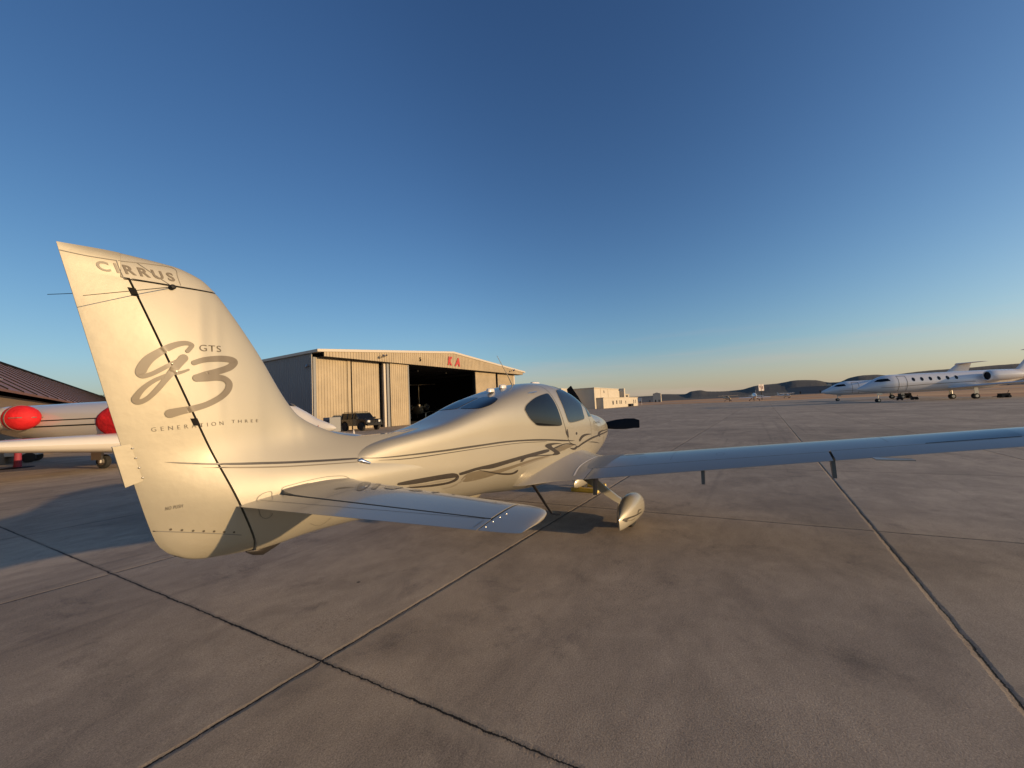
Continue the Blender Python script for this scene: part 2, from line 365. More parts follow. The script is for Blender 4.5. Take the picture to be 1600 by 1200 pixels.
# wing sections
def afoil(n, f0, f1, tc, camb=.02):
    def zf(f):
        yt = 5*tc*(.2969*sqrt(f)-.126*f-.3516*f*f+.2843*f**3-.1015*f**4); c = camb*4*f*(1-f); return c+yt, c-yt
    fs = [f0+(f1-f0)*((1-cos(pi*i/n))/2 if f0 == 0 else i/n) for i in range(n+1)]
    up = [(f, zf(f)[0]) for f in fs]; lo = [(f, zf(f)[1]) for f in fs]
    return up[::-1]+lo[(1 if f0 == 0 else 0):]
def wsec(y, xle, xte, zle, zte, f0=0, f1=1, tc=.14, camb=.02, bulge=0, n=16):
    ch = xle-xte; r = []
    for f, h in afoil(n, f0, f1, tc, camb):
        z = zle+(zte-zle)*f+h*ch
        if bulge and h > 0: z += bulge*sin(pi*min(1, f))**.8*(1 if f < .5 else 1)
        r.append(Vector((xle-f*ch, y, z)))
    return r
WTE = lambda a: -3.60+.125*(a-1.05); WZT = lambda a: .712+.1045*(a-1.05); WLE = lambda a: -2.10-.03*(a-1.05); WZL = lambda a: WZT(a)+.035
def wst(a, sg, f0=0, f1=1, n=16): return wsec(sg*a, WLE(a), WTE(a), WZL(a), WZT(a), f0, f1, .15-.006*a, n=n)
FR = [(.10,-4.20,.685,-1.55,.62,.36),(.30,-4.18,.688,-1.62,.64,.33),(.40,-4.13,.69,-1.70,.655,.27),(.48,-4.07,.693,-1.78,.67,.205),(.56,-3.98,.696,-1.86,.685,.145),(.64,-3.87,.699,-1.92,.70,.095),(.74,-3.76,.702,-1.99,.712,.05),(.84,-3.69,.704,-2.04,.725,.022),(.95,-3.63,.708,-2.08,.738,.006)]
def make_wing(sg):
    b = B(); rings = []
    for a, xt, zt, xl, zl, bu in FR: rings.append(wsec(sg*a, xl, xt, zl, zt, tc=.13, bulge=bu, n=24))
    E1, A0, A1 = 3.582, 3.60, 5.02
    for a, f1 in ((1.05,1),(1.055,.765),(1.6,.765),(2.2,.765),(2.9,.765),(E1,.765),(A0,.74),(4.2,.74),(A1,.74),(A1+.002,1),(5.2,1),(5.45,1)): rings.append(wst(a, sg, 0, f1, 24))
    for d, k in ((.12,.97),(.22,.90),(.30,.78),(.36,.58),(.39,.30),(.395,.05)):
        a = 5.45+d; xm = WLE(a)-.62; r = wst(a, sg, n=24)
        r = [Vector((xm-.0+(p.x-xm)*k, p.y, (WZT(a)+.03)+(p.z-WZT(a)-.03)*k+.25*d*d)) for p in r]; rings.append(r)
    b.loft(rings); W_ = b.build('wing', M['silver'], PL, True, R(30))
    for nm, a0, a1, f in (('flap', 1.06, E1-.004, .772), ('aileron', A0, A1-.004, .748)):
        b = B(); N_ = 8; b.loft([wst(a0+(a1-a0)*i/N_, sg, f, 1, 8) for i in range(N_+1)]); b.build(nm, M['silver'], W_, True, R(30))
    b = B()
    b.box((WTE(3.75)-.13, sg*3.88, WZT(3.88)-.004), (WTE(3.75)+.02, sg*4.15, WZT(3.9)+.004)); b.build('trim_plate', M['silver'], W_)
    for a, ln in ((1.12,.22),(2.38,.17),(3.60,.19)):
        b = B(); x = WTE(a)+.20; z = WZT(a)-.01; t = .017
        prof = [(x+.12,z+.02),(x-.02,z+.02),(x-.05,z-ln),(x-.0,z-ln-.012),(x+.05,z-ln*.5)]
        b.loft([[Vector((px, sg*a+dy, pz)) for px, pz in prof] for dy in (-t, t)]); b.build('hinge_bracket', M['strut'], W_)
    b = B(); b.lathe((-2.6, sg*2.95, WZT(2.95)+.113), (0,0,1), [(0,.03),(.006,.03),(.008,.0)], 12); b.build('fuel_cap', M['chrome'], W_)
    return W_
wing_s = make_wing(-1); wing_p = make_wing(1)
# tailplane
STE = lambda a: -7.095+.085*(a-.14); SZT = lambda a: 1.118+.012*a; SLE = lambda a: -6.30-.15*(a-.2); 
def sst(a, sg, f0=0, f1=1, n=16, tc=.105, dz=.012): return wsec(sg*a, SLE(a), STE(a), SZT(a)+dz, SZT(a), f0, f1, tc, 0, n=n)
def make_tail(sg):
    b = B(); rings = []
    for a, ex, bu in ((.03,.10,.05),(.12,.05,.03),(.2,.02,.012),(.3,0,.003)):
        rings.append(wsec(sg*a, SLE(a)+ex, STE(a), SZT(a)+.012, SZT(a), 0, .685, .105, 0, bulge=bu, n=20))
    for a in (.45,.8,1.2,1.6,1.86): rings.append(sst(a, sg, 0, .685, 20))
    b.loft(rings); S_ = b.build('tailplane', M['silver'], PL, True, R(30))
    b = B(); rings = [sst(a, sg, .712, 1, 8) for a in (.10,.5,1,1.5,1.868)]; b.loft(rings)
    # balance horn and tip run the whole chord
    rings = [sst(1.876, sg, 0, 1, 16)]
    for d, k in ((.06,1),(.12,.95),(.155,.86),(.18,.72),(.195,.5),(.202,.2)):
        a = 1.876+d; r = sst(a, sg, n=16); xm = STE(a)+.12; zc = SZT(a)+.006
        rings.append([Vector((xm+(p.x-xm)*(k if p.x > xm else 1-(1-k)*.12), p.y, zc+(p.z-zc)*k)) for p in r])
    b.loft(rings); el = b.build('elevator', M['silver'], PL, True, R(30))
    b = B(); b.loft([[Vector((p.x, p.y, p.z)) for p in sst(a, sg, .66, .74, 2, .085)] for a in (.2,.6,1.2,1.86)]); b.build('hinge_slot', M['seam'], S_)
    return S_, el
stab_s, elev_s = make_tail(-1); stab_p, elev_p = make_tail(1)
# main gear
def make_gear(sg):
    b = B(); rings = []
    for y, z, xc, ch, th in ((.86,.70,-3.16,.36,.06),(1.0,.61,-3.16,.34,.055),(1.16,.50,-3.16,.29,.045),(1.30,.40,-3.14,.25,.042),(1.42,.31,-3.08,.22,.05),(1.44,.27,-3.06,.24,.06)):
        d = Vector((0, .74, -.68)); nrm = Vector((0, .68, .74)); rg = []
        for k in range(16):
            a = 2*pi*k/16; u = ch/2*cos(a); v = th/2*sin(a)*(1 if cos(a) > 0 else 1+cos(a)*.7)
            p = Vector((xc+u, y, z))+nrm*v; p.y *= sg; rg.append(p)
        rings.append(rg)
    b.loft(rings); lg = b.build('gear_leg', M['paint'], PL, True)
    b = B(); rings = []; yc = 1.42
    for t, zt_, zb_, w_ in ((-3.45,.21,.075,.004),(-3.40,.255,.07,.035),(-3.30,.315,.068,.075),(-3.17,.37,.07,.11),(-3.03,.40,.07,.132),(-2.88,.405,.07,.138),(-2.73,.40,.072,.138),(-2.60,.375,.078,.122),(-2.51,.325,.10,.088),(-2.46,.27,.14,.04),(-2.45,.23,.18,.008)):
        rings.append([Vector((p.x, sg*yc+p.y, p.z)) for p in sring(t, zt_, zb_, w_, (zt_+zb_)/2-.02, 2.2, 2.8, 28)])
    b.loft(rings); pt = b.build('wheel_fairing', M['paint'], PL, True)
    b = B(); b.lathe((-2.97, sg*yc-.07, .19), (0,1,0), [(0,.10),(0,.15),(.02,.18),(.05,.19),(.09,.19),(.12,.18),(.14,.15),(.14,.10)], 28); b.build('wheel', M['rubber'], PL, True)
    return pt
pant_s = make_gear(-1); pant_p = make_gear(1)
b = B(); b.tube([(-1.35,0,.75),(-1.05,0,.36)], [.035,.03]); b.build('nose_gear_leg', M['paint'], PL, True)
b = B(); b.loft([sring(t, a, c, w_, (a+c)/2, 2.2, 2.6, 24) for t, a, c, w_ in ((-1.45,.20,.12,.01),(-1.36,.30,.09,.06),(-1.2,.37,.08,.095),(-1.02,.40,.08,.11),(-.85,.37,.085,.10),(-.72,.30,.10,.07),(-.66,.2,.14,.01))]); b.build('nose_wheel_fairing', M['paint'], PL, True)
b = B(); b.lathe((-1.0,-.06,.165), (0,1,0), [(0,.09),(0,.14),(.03,.165),(.09,.165),(.12,.14),(.12,.09)], 24); b.build('nose_wheel', M['rubber'], PL, True)
# step, antennas, tail skid
b = B(); b.tube([(-3.80,-.42,.66),(-3.60,-.49,.36),(-3.51,-.53,.225)], [.02,.017,.016], 10, sq=(1.5,.8)); b.tube([(-3.515,-.525,.222),(-3.50,-.60,.205),(-3.49,-.645,.21),(-3.49,-.65,.235)], [.014,.012,.01,.008]); b.build('boarding_step', M['strut'], PL, True)
b = B(); b.tube([(-3.47,0,1.96),(-3.60,0,2.11),(-3.86,0,2.37)], [.012,.006,.003], 8); b.lathe((-3.46,0,1.962), (0,0,1), [(-.01,.045),(.012,.035),(.028,.012)], 14); b.build('whip_antenna', M['paint'], PL, True)
def puck(x, y, z, l, w_, h, nm='antenna_blister'):
    b = B(); b.loft([[Vector((x+l*k*cos(a), y+w_*k*sin(a), z+dz)) for a in [2*pi*i/20 for i in range(20)]] for k, dz in ((1,-.02),(1,h*.4),(.9,h*.8),(.6,h),(.1,h*1.05))]); return b.build(nm, M['jet'], PL, True)
puck(-3.75,.0,1.945,.075,.04,.03); puck(-4.05,.0,1.89,.075,.04,.03); puck(-2.78,.0,2.01,.13,.055,.035)
b = B(); b.tube([(-5.02,-.16,.70),(-5.04,-.17,.60)], [.012,.007], 8, sq=(2.2,.6)); b.build('belly_antenna', M['jet'], PL, True)
b = B(); rings = [sring(t, .80, zb_, w_, .79, 2, 2, 16) for t, zb_, w_ in ((-6.99,.785,.01),(-6.95,.755,.03),(-6.89,.735,.035),(-6.80,.765,.022),(-6.74,.792,.006))]; b.loft(rings); b.build('tail_skid', M['strut'], PL, True)
# navigation whiskers and hinge brackets on the fin
PV = Vector((-7.395,-.045,2.462))
for sg in (-1, 1):
    b = B(); b.tube([Vector((PV.x, sg*.045, PV.z)), WHIS[0] if sg < 0 else WHIS[1]], [.0026,.0016], 6); b.build('navigation_antenna', M['black'], fin)
b = B(); b.lathe((PV.x,-.036,PV.z), (0,-1,0), [(0,.015),(.012,.015),(.018,.01),(.02,0)], 16); b.lathe((PV.x,.036,PV.z), (0,1,0), [(-.072,.014),(.012,.015),(.02,.01)], 16); b.build('antenna_mount', M['black'], fin, True)
for z in (2.395, 1.66):
    b = B(); xh = hinge(z); hh = half(xh, z); b.loft([[Vector((xh+dx-(zz_-z)*.37, y, zz_)) for dx, y in ((-.030,-hh*.94-.003),(.002,-hh-.002),(.002,hh+.002),(-.030,hh*.94+.003))] for zz_ in (z-.022, z+.022)]); b.build('hinge_block', M['seam'], fin)
b = B(); b.loft([[Vector((hinge(z)+dx, y, z)) for dx, y in ((-.05,-.045),(.0,-.05),(.0,.05),(-.05,.045))] for z in (.84, .87, .92)]); b.build('hinge_block', M['black'], fin)
# ridge and made-up chrome capsule at the aft end of the cabin shell
BV = {}
def bvh(*obs):
    V = []; P = []
    for o in obs:
        n = len(V); V += [v.co+ORG for v in o.data.vertices]; P += [[i+n for i in p.vertices] for p in o.data.polygons]
    return BVHTree.FromPolygons(V, P)
BF = bvh(fus, fin, wing_s)   # fuselage side
# one continuous skin for the lettering that runs across the hinge line
Vt, Pt = [], []
for cc in (fincols, capcols, [[(hinge(z_)-(hinge(z_)-te(z_))*.01 if (j_ == 0 and z_ < 2.4665) else x_, z_, h_) for j_, (x_, z_, h_) in enumerate(c_)] for c_ in rudcols], [[(hinge(z_), z_, half(hinge(z_), z_)), (hinge(z_)-.016, z_, half(hinge(z_), z_)*.96)] for z_ in [.84+.02*i for i in range(82)]]):
    n_ = len(cc[0])
    for sg in (-1, 1):
        o_ = len(Vt); Vt += [Vector((x_, sg*h_, z_)) for c_ in cc for x_, z_, h_ in c_]
        for i in range(len(cc)-1):
            for j in range(n_-1):
                q = [o_+i*n_+j, o_+i*n_+j+1, o_+(i+1)*n_+j+1, o_+(i+1)*n_+j]
                nn_ = (Vt[q[1]]-Vt[q[0]]).cross(Vt[q[3]]-Vt[q[0]])
                Pt.append(q if nn_.y*sg > 0 else q[::-1])
BT = BVHTree.FromPolygons(Vt, Pt)
BFO = bvh(fus)
# outlines of windows, stripes and lettering on the aircraft skin (metres, aircraft axes)
DATA = {
 'cirrus': [(-7.700,-0.014,2.486),(-7.374,-0.021,2.505),(-7.716,-0.014,2.534)],
 'gts': [(-7.265,-0.047,2.093),(-7.147,-0.039,2.098),(-7.266,-0.045,2.133)],
 'gen': [(-7.481,-0.024,1.616),(-7.141,-0.056,1.633),(-7.484,-0.024,1.640)],
 'thr': [(-7.095,-0.055,1.642),(-6.933,-0.048,1.639),(-7.096,-0.054,1.662)],
 'nopush': [(-7.421,-0.029,1.167),(-7.348,-0.050,1.169),(-7.419,-0.031,1.186)],
 'g1': [(-7.325,-0.048,2.086),(-7.305,-0.046,2.117),(-7.306,-0.046,2.128),(-7.330,-0.046,2.134),(-7.363,-0.046,2.126),(-7.403,-0.047,2.106),(-7.452,-0.044,2.070),(-7.495,-0.036,2.029),(-7.519,-0.032,1.989),(-7.531,-0.029,1.951),(-7.525,-0.029,1.932),(-7.507,-0.031,1.932),(-7.479,-0.036,1.946),(-7.447,-0.041,1.969),(-7.402,-0.019,2.001),(-7.380,-0.050,2.020),(-7.355,-0.049,2.039)],
 'g2': [(-7.346,-0.049,2.042),(-7.372,-0.050,2.003),(-7.401,-0.047,1.954),(-7.428,-0.042,1.908),(-7.460,-0.035,1.856),(-7.492,-0.030,1.813),(-7.519,-0.025,1.790),(-7.540,-0.022,1.786),(-7.550,-0.021,1.799),(-7.542,-0.023,1.823),(-7.517,-0.028,1.863),(-7.479,-0.034,1.901),(-7.439,-0.041,1.927),(-7.399,-0.047,1.946),(-7.360,-0.051,1.955),(-7.323,-0.050,1.973)],
 't1': [(-7.293,-0.049,2.018),(-7.244,-0.048,2.039),(-7.179,-0.044,2.052),(-7.121,-0.039,2.056),(-7.080,-0.037,2.049),(-7.073,-0.037,2.033),(-7.105,-0.041,2.000),(-7.171,-0.047,1.971),(-7.236,-0.050,1.948),(-7.280,-0.051,1.926)],
 't2': [(-7.280,-0.051,1.926),(-7.228,-0.051,1.929),(-7.172,-0.048,1.933),(-7.129,-0.046,1.924),(-7.106,-0.046,1.894),(-7.118,-0.048,1.850),(-7.160,-0.052,1.806),(-7.229,-0.054,1.765),(-7.299,-0.055,1.741),(-7.353,-0.046,1.729),(-7.402,-0.039,1.716)],
 'win_rear': [(-4.049,-0.503,1.619),(-3.978,-0.495,1.683),(-3.725,-0.483,1.768),(-3.423,-0.467,1.819),(-3.295,-0.463,1.826),(-3.268,-0.494,1.780),(-3.243,-0.540,1.688),(-3.220,-0.586,1.542),(-3.197,-0.609,1.410),(-3.217,-0.611,1.378),(-3.334,-0.605,1.373),(-3.785,-0.560,1.406),(-3.894,-0.544,1.448),(-3.990,-0.525,1.523)],
 'win_door': [(-2.890,-0.406,1.875),(-2.675,-0.359,1.901),(-2.418,-0.334,1.883),(-2.343,-0.379,1.839),(-2.223,-0.429,1.771),(-2.233,-0.519,1.674),(-2.321,-0.596,1.528),(-2.332,-0.618,1.444),(-2.442,-0.623,1.413),(-2.899,-0.619,1.397),(-2.987,-0.606,1.463),(-3.006,-0.564,1.618),(-2.982,-0.491,1.771)],
 'win_fwd': [(-2.097,-0.474,1.686),(-1.994,-0.489,1.628),(-1.926,-0.532,1.540),(-1.234,-0.339,1.442),(-2.025,-0.598,1.442),(-2.116,-0.593,1.491),(-2.078,-0.538,1.596)],
 'win_top': [(-4.716,0.037,1.676),(-4.469,0.069,1.751),(-4.303,-0.007,1.797),(-4.282,-0.149,1.802),(-4.340,-0.278,1.779),(-4.395,-0.328,1.754),(-4.524,-0.346,1.709),(-4.638,-0.333,1.678),(-4.741,-0.282,1.660),(-4.742,-0.119,1.667)],
 'door1': [(-3.345,-0.288,1.958),(-3.239,-0.357,1.923),(-3.213,-0.436,1.854),(-3.204,-0.519,1.732),(-3.171,-0.577,1.579),(-3.131,-0.612,1.406),(-3.085,-0.625,1.275),(-3.048,-0.631,1.165),(-2.991,-0.634,1.106),(-2.779,-0.637,1.051)],
 'door2': [(-2.109,-0.613,1.421),(-2.085,-0.629,1.321),(-2.115,-0.640,1.127)],
 'door3': [(-3.053,-0.625,1.305),(-3.042,-0.629,1.250),(-3.045,-0.631,1.186)],
 'key': [(-2.759,-0.635,1.239),(-2.708,-0.636,1.235),(-2.715,-0.637,1.202),(-2.766,-0.636,1.206)],
 'cowl1': [(-1.129,-0.449,1.350),(-1.254,-0.515,1.273),(-1.254,-0.542,1.163),(-1.197,-0.536,1.048),(-1.035,-0.445,0.849),(-1.260,-0.459,0.796)],
 'nosetxt': [(-1.919,-0.615,1.316),(-1.275,-0.506,1.296),(-1.885,-0.601,1.360)],
 's1': [(-5.759,-0.253,1.280),(-5.547,-0.286,1.278),(-5.314,-0.322,1.275),(-5.057,-0.362,1.276),(-4.775,-0.409,1.275),(-4.529,-0.450,1.275),(-4.233,-0.497,1.264),(-3.848,-0.555,1.239),(-3.384,-0.608,1.191),(-2.823,-0.637,1.121),(-3.167,-0.624,1.145),(-3.553,-0.591,1.190),(-3.850,-0.555,1.218),(-4.234,-0.497,1.246),(-4.530,-0.450,1.256),(-4.777,-0.408,1.256),(-5.058,-0.362,1.256),(-5.315,-0.322,1.257),(-5.548,-0.286,1.262),(-5.760,-0.253,1.269)],
 's1a': [(-6.238,-0.163,1.309),(-6.074,-0.203,1.292),(-5.916,-0.228,1.284),(-5.759,-0.253,1.280),(-5.760,-0.253,1.269),(-5.917,-0.228,1.273),(-6.075,-0.204,1.284),(-6.239,-0.165,1.303)],
 's2': [(-6.052,-0.209,1.267),(-5.761,-0.253,1.247),(-5.315,-0.322,1.242),(-4.778,-0.408,1.239),(-4.235,-0.497,1.229),(-3.708,-0.574,1.195),(-3.708,-0.574,1.190),(-4.236,-0.497,1.223),(-4.778,-0.408,1.233),(-5.316,-0.321,1.234),(-5.761,-0.253,1.238),(-6.052,-0.209,1.264)],
 'd1': [(-5.898,-0.246,1.051),(-5.774,-0.258,1.051),(-5.522,-0.284,1.044),(-5.271,-0.324,1.034),(-5.202,-0.330,1.005),(-5.212,-0.324,0.983),(-5.394,-0.296,0.993),(-5.595,-0.270,1.000),(-5.772,-0.254,1.012),(-5.897,-0.244,1.031)],
 'd2': [(-5.173,-0.338,1.020),(-4.939,-0.378,1.039),(-4.708,-0.418,1.044),(-4.455,-0.461,1.056),(-4.223,-0.498,1.068),(-3.943,-0.541,1.080),(-3.657,-0.580,1.088),(-3.590,-0.587,1.063),(-3.660,-0.579,1.046),(-3.918,-0.544,1.037),(-4.199,-0.500,1.026),(-4.453,-0.458,1.009),(-4.703,-0.413,0.994),(-4.899,-0.381,1.010),(-5.079,-0.349,0.996),(-5.163,-0.335,0.996)],
 'd3': [(-5.254,-0.325,1.026),(-5.210,-0.331,1.019),(-5.173,-0.331,0.985),(-5.188,-0.320,0.951),(-5.269,-0.300,0.933),(-5.427,-0.274,0.936),(-5.619,-0.259,0.957),(-5.768,-0.249,0.979),(-5.853,-0.244,0.998),(-5.770,-0.251,0.991),(-5.545,-0.269,0.967),(-5.339,-0.295,0.954),(-5.236,-0.316,0.966),(-5.216,-0.325,0.992)],
 'd4': [(-4.937,-0.376,1.019),(-4.779,-0.396,0.978),(-4.610,-0.415,0.934),(-4.475,-0.431,0.907),(-4.337,-0.450,0.891),(-4.241,-0.473,0.910),(-4.252,-0.461,0.878),(-4.350,-0.439,0.869),(-4.513,-0.420,0.895),(-4.671,-0.405,0.937),(-4.818,-0.389,0.980)],
 'd5': [(-3.698,-0.575,1.134),(-3.635,-0.582,1.157),(-3.458,-0.601,1.151),(-3.247,-0.619,1.121),(-3.460,-0.601,1.129),(-3.528,-0.594,1.111),(-3.312,-0.612,1.001),(-3.400,-0.603,0.986),(-3.519,-0.593,1.004),(-3.469,-0.599,1.023),(-3.626,-0.584,1.093)],
 'd6': [(-4.217,-0.495,1.001),(-4.175,-0.505,1.041),(-4.049,-0.525,1.050),(-3.808,-0.560,1.030),(-3.401,-0.604,0.993),(-3.400,-0.603,0.981),(-3.808,-0.559,1.018),(-4.023,-0.528,1.031),(-4.125,-0.511,1.023),(-4.173,-0.502,0.998)],
 'd7': [(-3.498,-0.597,1.087),(-3.210,-0.621,1.114),(-2.967,-0.634,1.093),(-2.784,-0.637,1.045),(-2.924,-0.635,1.070),(-3.173,-0.624,1.098),(-3.466,-0.600,1.070)],
 'd8': [(-3.017,-0.632,1.037),(-2.858,-0.635,1.019),(-2.760,-0.637,1.039),(-2.726,-0.637,1.020),(-2.810,-0.634,0.987),(-2.929,-0.633,1.001)],
 'd9': [(-2.664,-0.639,1.120),(-2.538,-0.641,1.173),(-2.350,-0.644,1.185),(-2.106,-0.640,1.159),(-2.355,-0.644,1.157),(-2.508,-0.642,1.135),(-2.628,-0.639,1.087)],
 'd10': [(-2.746,-0.637,1.018),(-2.529,-0.641,1.062),(-2.117,-0.640,1.108),(-1.568,-0.584,1.113),(-0.535,-0.417,1.110),(-0.536,-0.417,1.098),(-1.458,-0.569,1.086),(-2.052,-0.637,1.081),(-2.480,-0.642,1.041),(-2.696,-0.637,1.005)],
 'd11': [(-2.315,-0.644,1.052),(-1.986,-0.633,1.024),(-1.510,-0.566,0.949),(-1.987,-0.632,1.009)],
 'd12': [(-1.609,-0.590,1.154),(-1.312,-0.549,1.162),(-0.524,-0.414,1.129),(-0.534,-0.417,1.120),(-1.267,-0.545,1.140),(-1.508,-0.576,1.113),(-1.487,-0.573,1.065),(-1.689,-0.602,1.105)],
 'd13': [(-3.104,-0.622,1.312),(-3.072,-0.626,1.277),(-3.032,-0.630,1.228),(-3.032,-0.631,1.186),(-3.077,-0.628,1.213),(-3.108,-0.625,1.262)],
 'g1f': [(-5.138,-0.326,0.945),(-5.061,-0.351,0.993),(-4.859,-0.386,0.997),(-4.698,-0.408,0.965),(-4.448,-0.453,0.971),(-4.172,-0.501,0.989),(-3.863,-0.550,1.006),(-3.502,-0.594,0.997),(-3.720,-0.568,0.987),(-4.120,-0.505,0.961),(-4.439,-0.445,0.933),(-4.758,-0.377,0.904),(-5.057,-0.327,0.908)],
 'g2f': [(-3.449,-0.602,1.068),(-3.174,-0.624,1.092),(-2.855,-0.636,1.059),(-3.059,-0.630,1.038),(-3.366,-0.608,1.016)],
 'p1f': [(-5.771,-0.253,1.007),(-5.578,-0.270,0.989),(-5.376,-0.296,0.980),(-5.238,-0.317,0.972),(-5.261,-0.312,0.966),(-5.466,-0.278,0.968),(-5.682,-0.258,0.981),(-5.770,-0.251,0.993)],
 'p2f': [(-5.099,-0.338,0.962),(-5.079,-0.338,0.952),(-5.157,-0.306,0.899),(-5.267,-0.279,0.884),(-5.365,-0.266,0.893),(-5.256,-0.288,0.898),(-5.165,-0.313,0.921)],
 'p3f': [(-4.192,-0.492,0.956),(-3.862,-0.548,0.982),(-3.566,-0.586,0.984),(-3.860,-0.546,0.965),(-4.164,-0.493,0.937)],
 'finstripe': [(-7.430,-0.029,1.441),(-7.361,-0.040,1.430),(-7.243,-0.062,1.409),(-7.114,-0.079,1.392),(-6.928,-0.089,1.371),(-6.722,-0.107,1.349),(-6.493,-0.133,1.330),(-6.286,-0.156,1.314),(-6.246,-0.162,1.308),(-6.250,-0.166,1.299),(-6.497,-0.139,1.315),(-6.726,-0.112,1.334),(-6.931,-0.094,1.356),(-7.115,-0.083,1.378),(-7.244,-0.063,1.399),(-7.361,-0.041,1.422)],
 'finstripe2': [(-7.259,-0.061,1.386),(-7.116,-0.085,1.368),(-6.933,-0.098,1.342),(-6.729,-0.118,1.319),(-6.501,-0.145,1.300),(-6.242,-0.176,1.280),(-6.244,-0.178,1.275),(-6.503,-0.148,1.293),(-6.731,-0.120,1.311),(-6.934,-0.100,1.333),(-7.117,-0.087,1.360),(-7.214,-0.071,1.376)],
 'seam_cap': [(-7.836,-0.003,2.553),(-7.743,-0.011,2.550),(-7.630,-0.020,2.556)],
 'seam_box': [(-7.632,-0.020,2.554),(-7.618,-0.022,2.504),(-7.602,-0.023,2.461)],
 'sw1': [(-6.646,-0.682,1.168),(-6.552,-0.571,1.170),(-6.447,-0.479,1.167),(-6.373,-0.450,1.157),(-6.442,-0.569,1.166),(-6.570,-0.686,1.170),(-6.644,-0.719,1.168)],
 'sw2': [(-6.591,-0.750,1.170),(-6.384,-0.575,1.156),(-6.388,-0.611,1.156),(-6.574,-0.782,1.170)],
 'sw3': [(-6.529,-0.807,1.170),(-6.485,-0.785,1.168),(-6.425,-0.824,1.159),(-6.457,-0.910,1.163),(-6.545,-0.918,1.170),(-6.552,-0.849,1.170)],
 'sw4': [(-6.533,-1.033,1.169),(-6.486,-1.063,1.165),(-6.505,-1.137,1.167),(-6.542,-1.095,1.170)],
 'sw5': [(-6.518,-1.213,1.167),(-6.472,-1.220,1.159),(-6.491,-1.260,1.162),(-6.536,-1.247,1.168)],
 'sw6': [(-6.491,-1.353,1.159),(-6.500,-1.389,1.161),(-6.526,-1.385,1.166)],
 'sw7': [(-6.610,-1.729,1.170),(-6.605,-1.747,1.169),(-6.617,-1.751,1.170)],
 'sw8': [(-6.682,-0.484,1.165),(-6.635,-0.474,1.168),(-6.604,-0.505,1.169),(-6.594,-0.588,1.169),(-6.624,-0.532,1.168),(-6.656,-0.505,1.166)],
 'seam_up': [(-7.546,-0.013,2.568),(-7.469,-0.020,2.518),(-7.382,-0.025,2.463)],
 'seam_low': [(-7.602,-0.023,2.461),(-7.491,-0.025,2.468),(-7.381,-0.024,2.472),(-7.165,-0.003,2.481)],
 'seam_box2': [(-7.624,-0.020,2.558),(-7.488,-0.011,2.579),(-7.380,-0.008,2.586),(-7.364,-0.016,2.537),(-7.350,-0.022,2.485)],
 'seam_rud': [(-7.476,0.000,1.066),(-7.345,-0.041,1.026),(-7.199,-0.075,0.980),(-7.061,-0.098,0.933)],
 'door_fin': [(-6.976,-0.131,1.078),(-6.961,-0.130,1.028),(-6.932,-0.130,1.005),(-6.903,-0.134,1.011),(-6.891,-0.136,1.029)],
 'oval': [(-6.627,-0.132,0.891),(-6.584,-0.122,0.865),(-6.543,-0.117,0.853),(-6.501,-0.131,0.869),(-6.473,-0.148,0.896)],
 'oval2': [(-6.988,-0.131,1.132),(-6.976,-0.131,1.155),(-6.942,-0.133,1.172),(-6.898,-0.136,1.172),(-6.897,-0.139,1.138),(-6.905,-0.138,1.119),(-6.953,-0.134,1.114),(-6.983,-0.132,1.123)],
 'strake': [(-6.835,-0.145,1.142),(-6.827,-0.142,1.183),(-6.749,-0.149,1.195),(-6.639,-0.160,1.204),(-6.522,-0.173,1.207),(-6.399,-0.188,1.193),(-6.356,-0.196,1.173),(-6.335,-0.201,1.155)],
 'strake2': [(-6.824,-0.145,1.152),(-6.751,-0.152,1.166),(-6.641,-0.163,1.187),(-6.524,-0.176,1.190),(-6.401,-0.191,1.175),(-6.335,-0.201,1.155),(-6.403,-0.193,1.163),(-6.525,-0.178,1.177),(-6.642,-0.165,1.173),(-6.752,-0.153,1.152)],
 'tabscrew': [(-7.574,-0.007,1.536),(-7.559,-0.007,1.476),(-7.544,-0.008,1.417),(-7.530,-0.009,1.360)],
 'rivets': [(-7.395,-0.029,1.054),(-7.347,-0.041,1.038),(-7.298,-0.054,1.022),(-7.250,-0.065,1.007),(-7.201,-0.076,0.993),(-7.152,-0.086,0.977),(-7.102,-0.095,0.962)],
 'whisk': [(-7.382,-0.025,2.463),(-7.751,-0.008,2.335),(-7.787,0.003,2.342)],
 'pant1': [(-3.403,-1.450,0.192),(-3.359,-1.467,0.210),(-3.090,-1.542,0.196),(-3.070,-1.544,0.183),(-3.249,-1.508,0.189),(-3.320,-1.486,0.182),(-3.316,-1.488,0.165),(-3.346,-1.476,0.162)],
 'pant2': [(-3.346,-1.474,0.195),(-3.252,-1.507,0.162),(-3.112,-1.537,0.165),(-3.205,-1.519,0.151),(-3.297,-1.495,0.165)],
 'pant3': [(-3.070,-1.545,0.199),(-2.858,-1.556,0.181),(-2.858,-1.556,0.173),(-3.070,-1.544,0.183)],
 'pant4': [(-3.048,-1.549,0.207),(-3.003,-1.552,0.233),(-2.902,-1.557,0.224),(-2.899,-1.557,0.215),(-2.980,-1.554,0.219),(-3.027,-1.551,0.202)],
 'chromecapsule': [(-6.244,-0.170,1.286),(-6.146,-0.195,1.253)],
 'handle': [(-3.795,-0.428,1.828),(-3.648,-0.437,1.837)],
 'smallline': [(-5.096,-0.185,1.564),(-4.980,-0.205,1.596)],
}
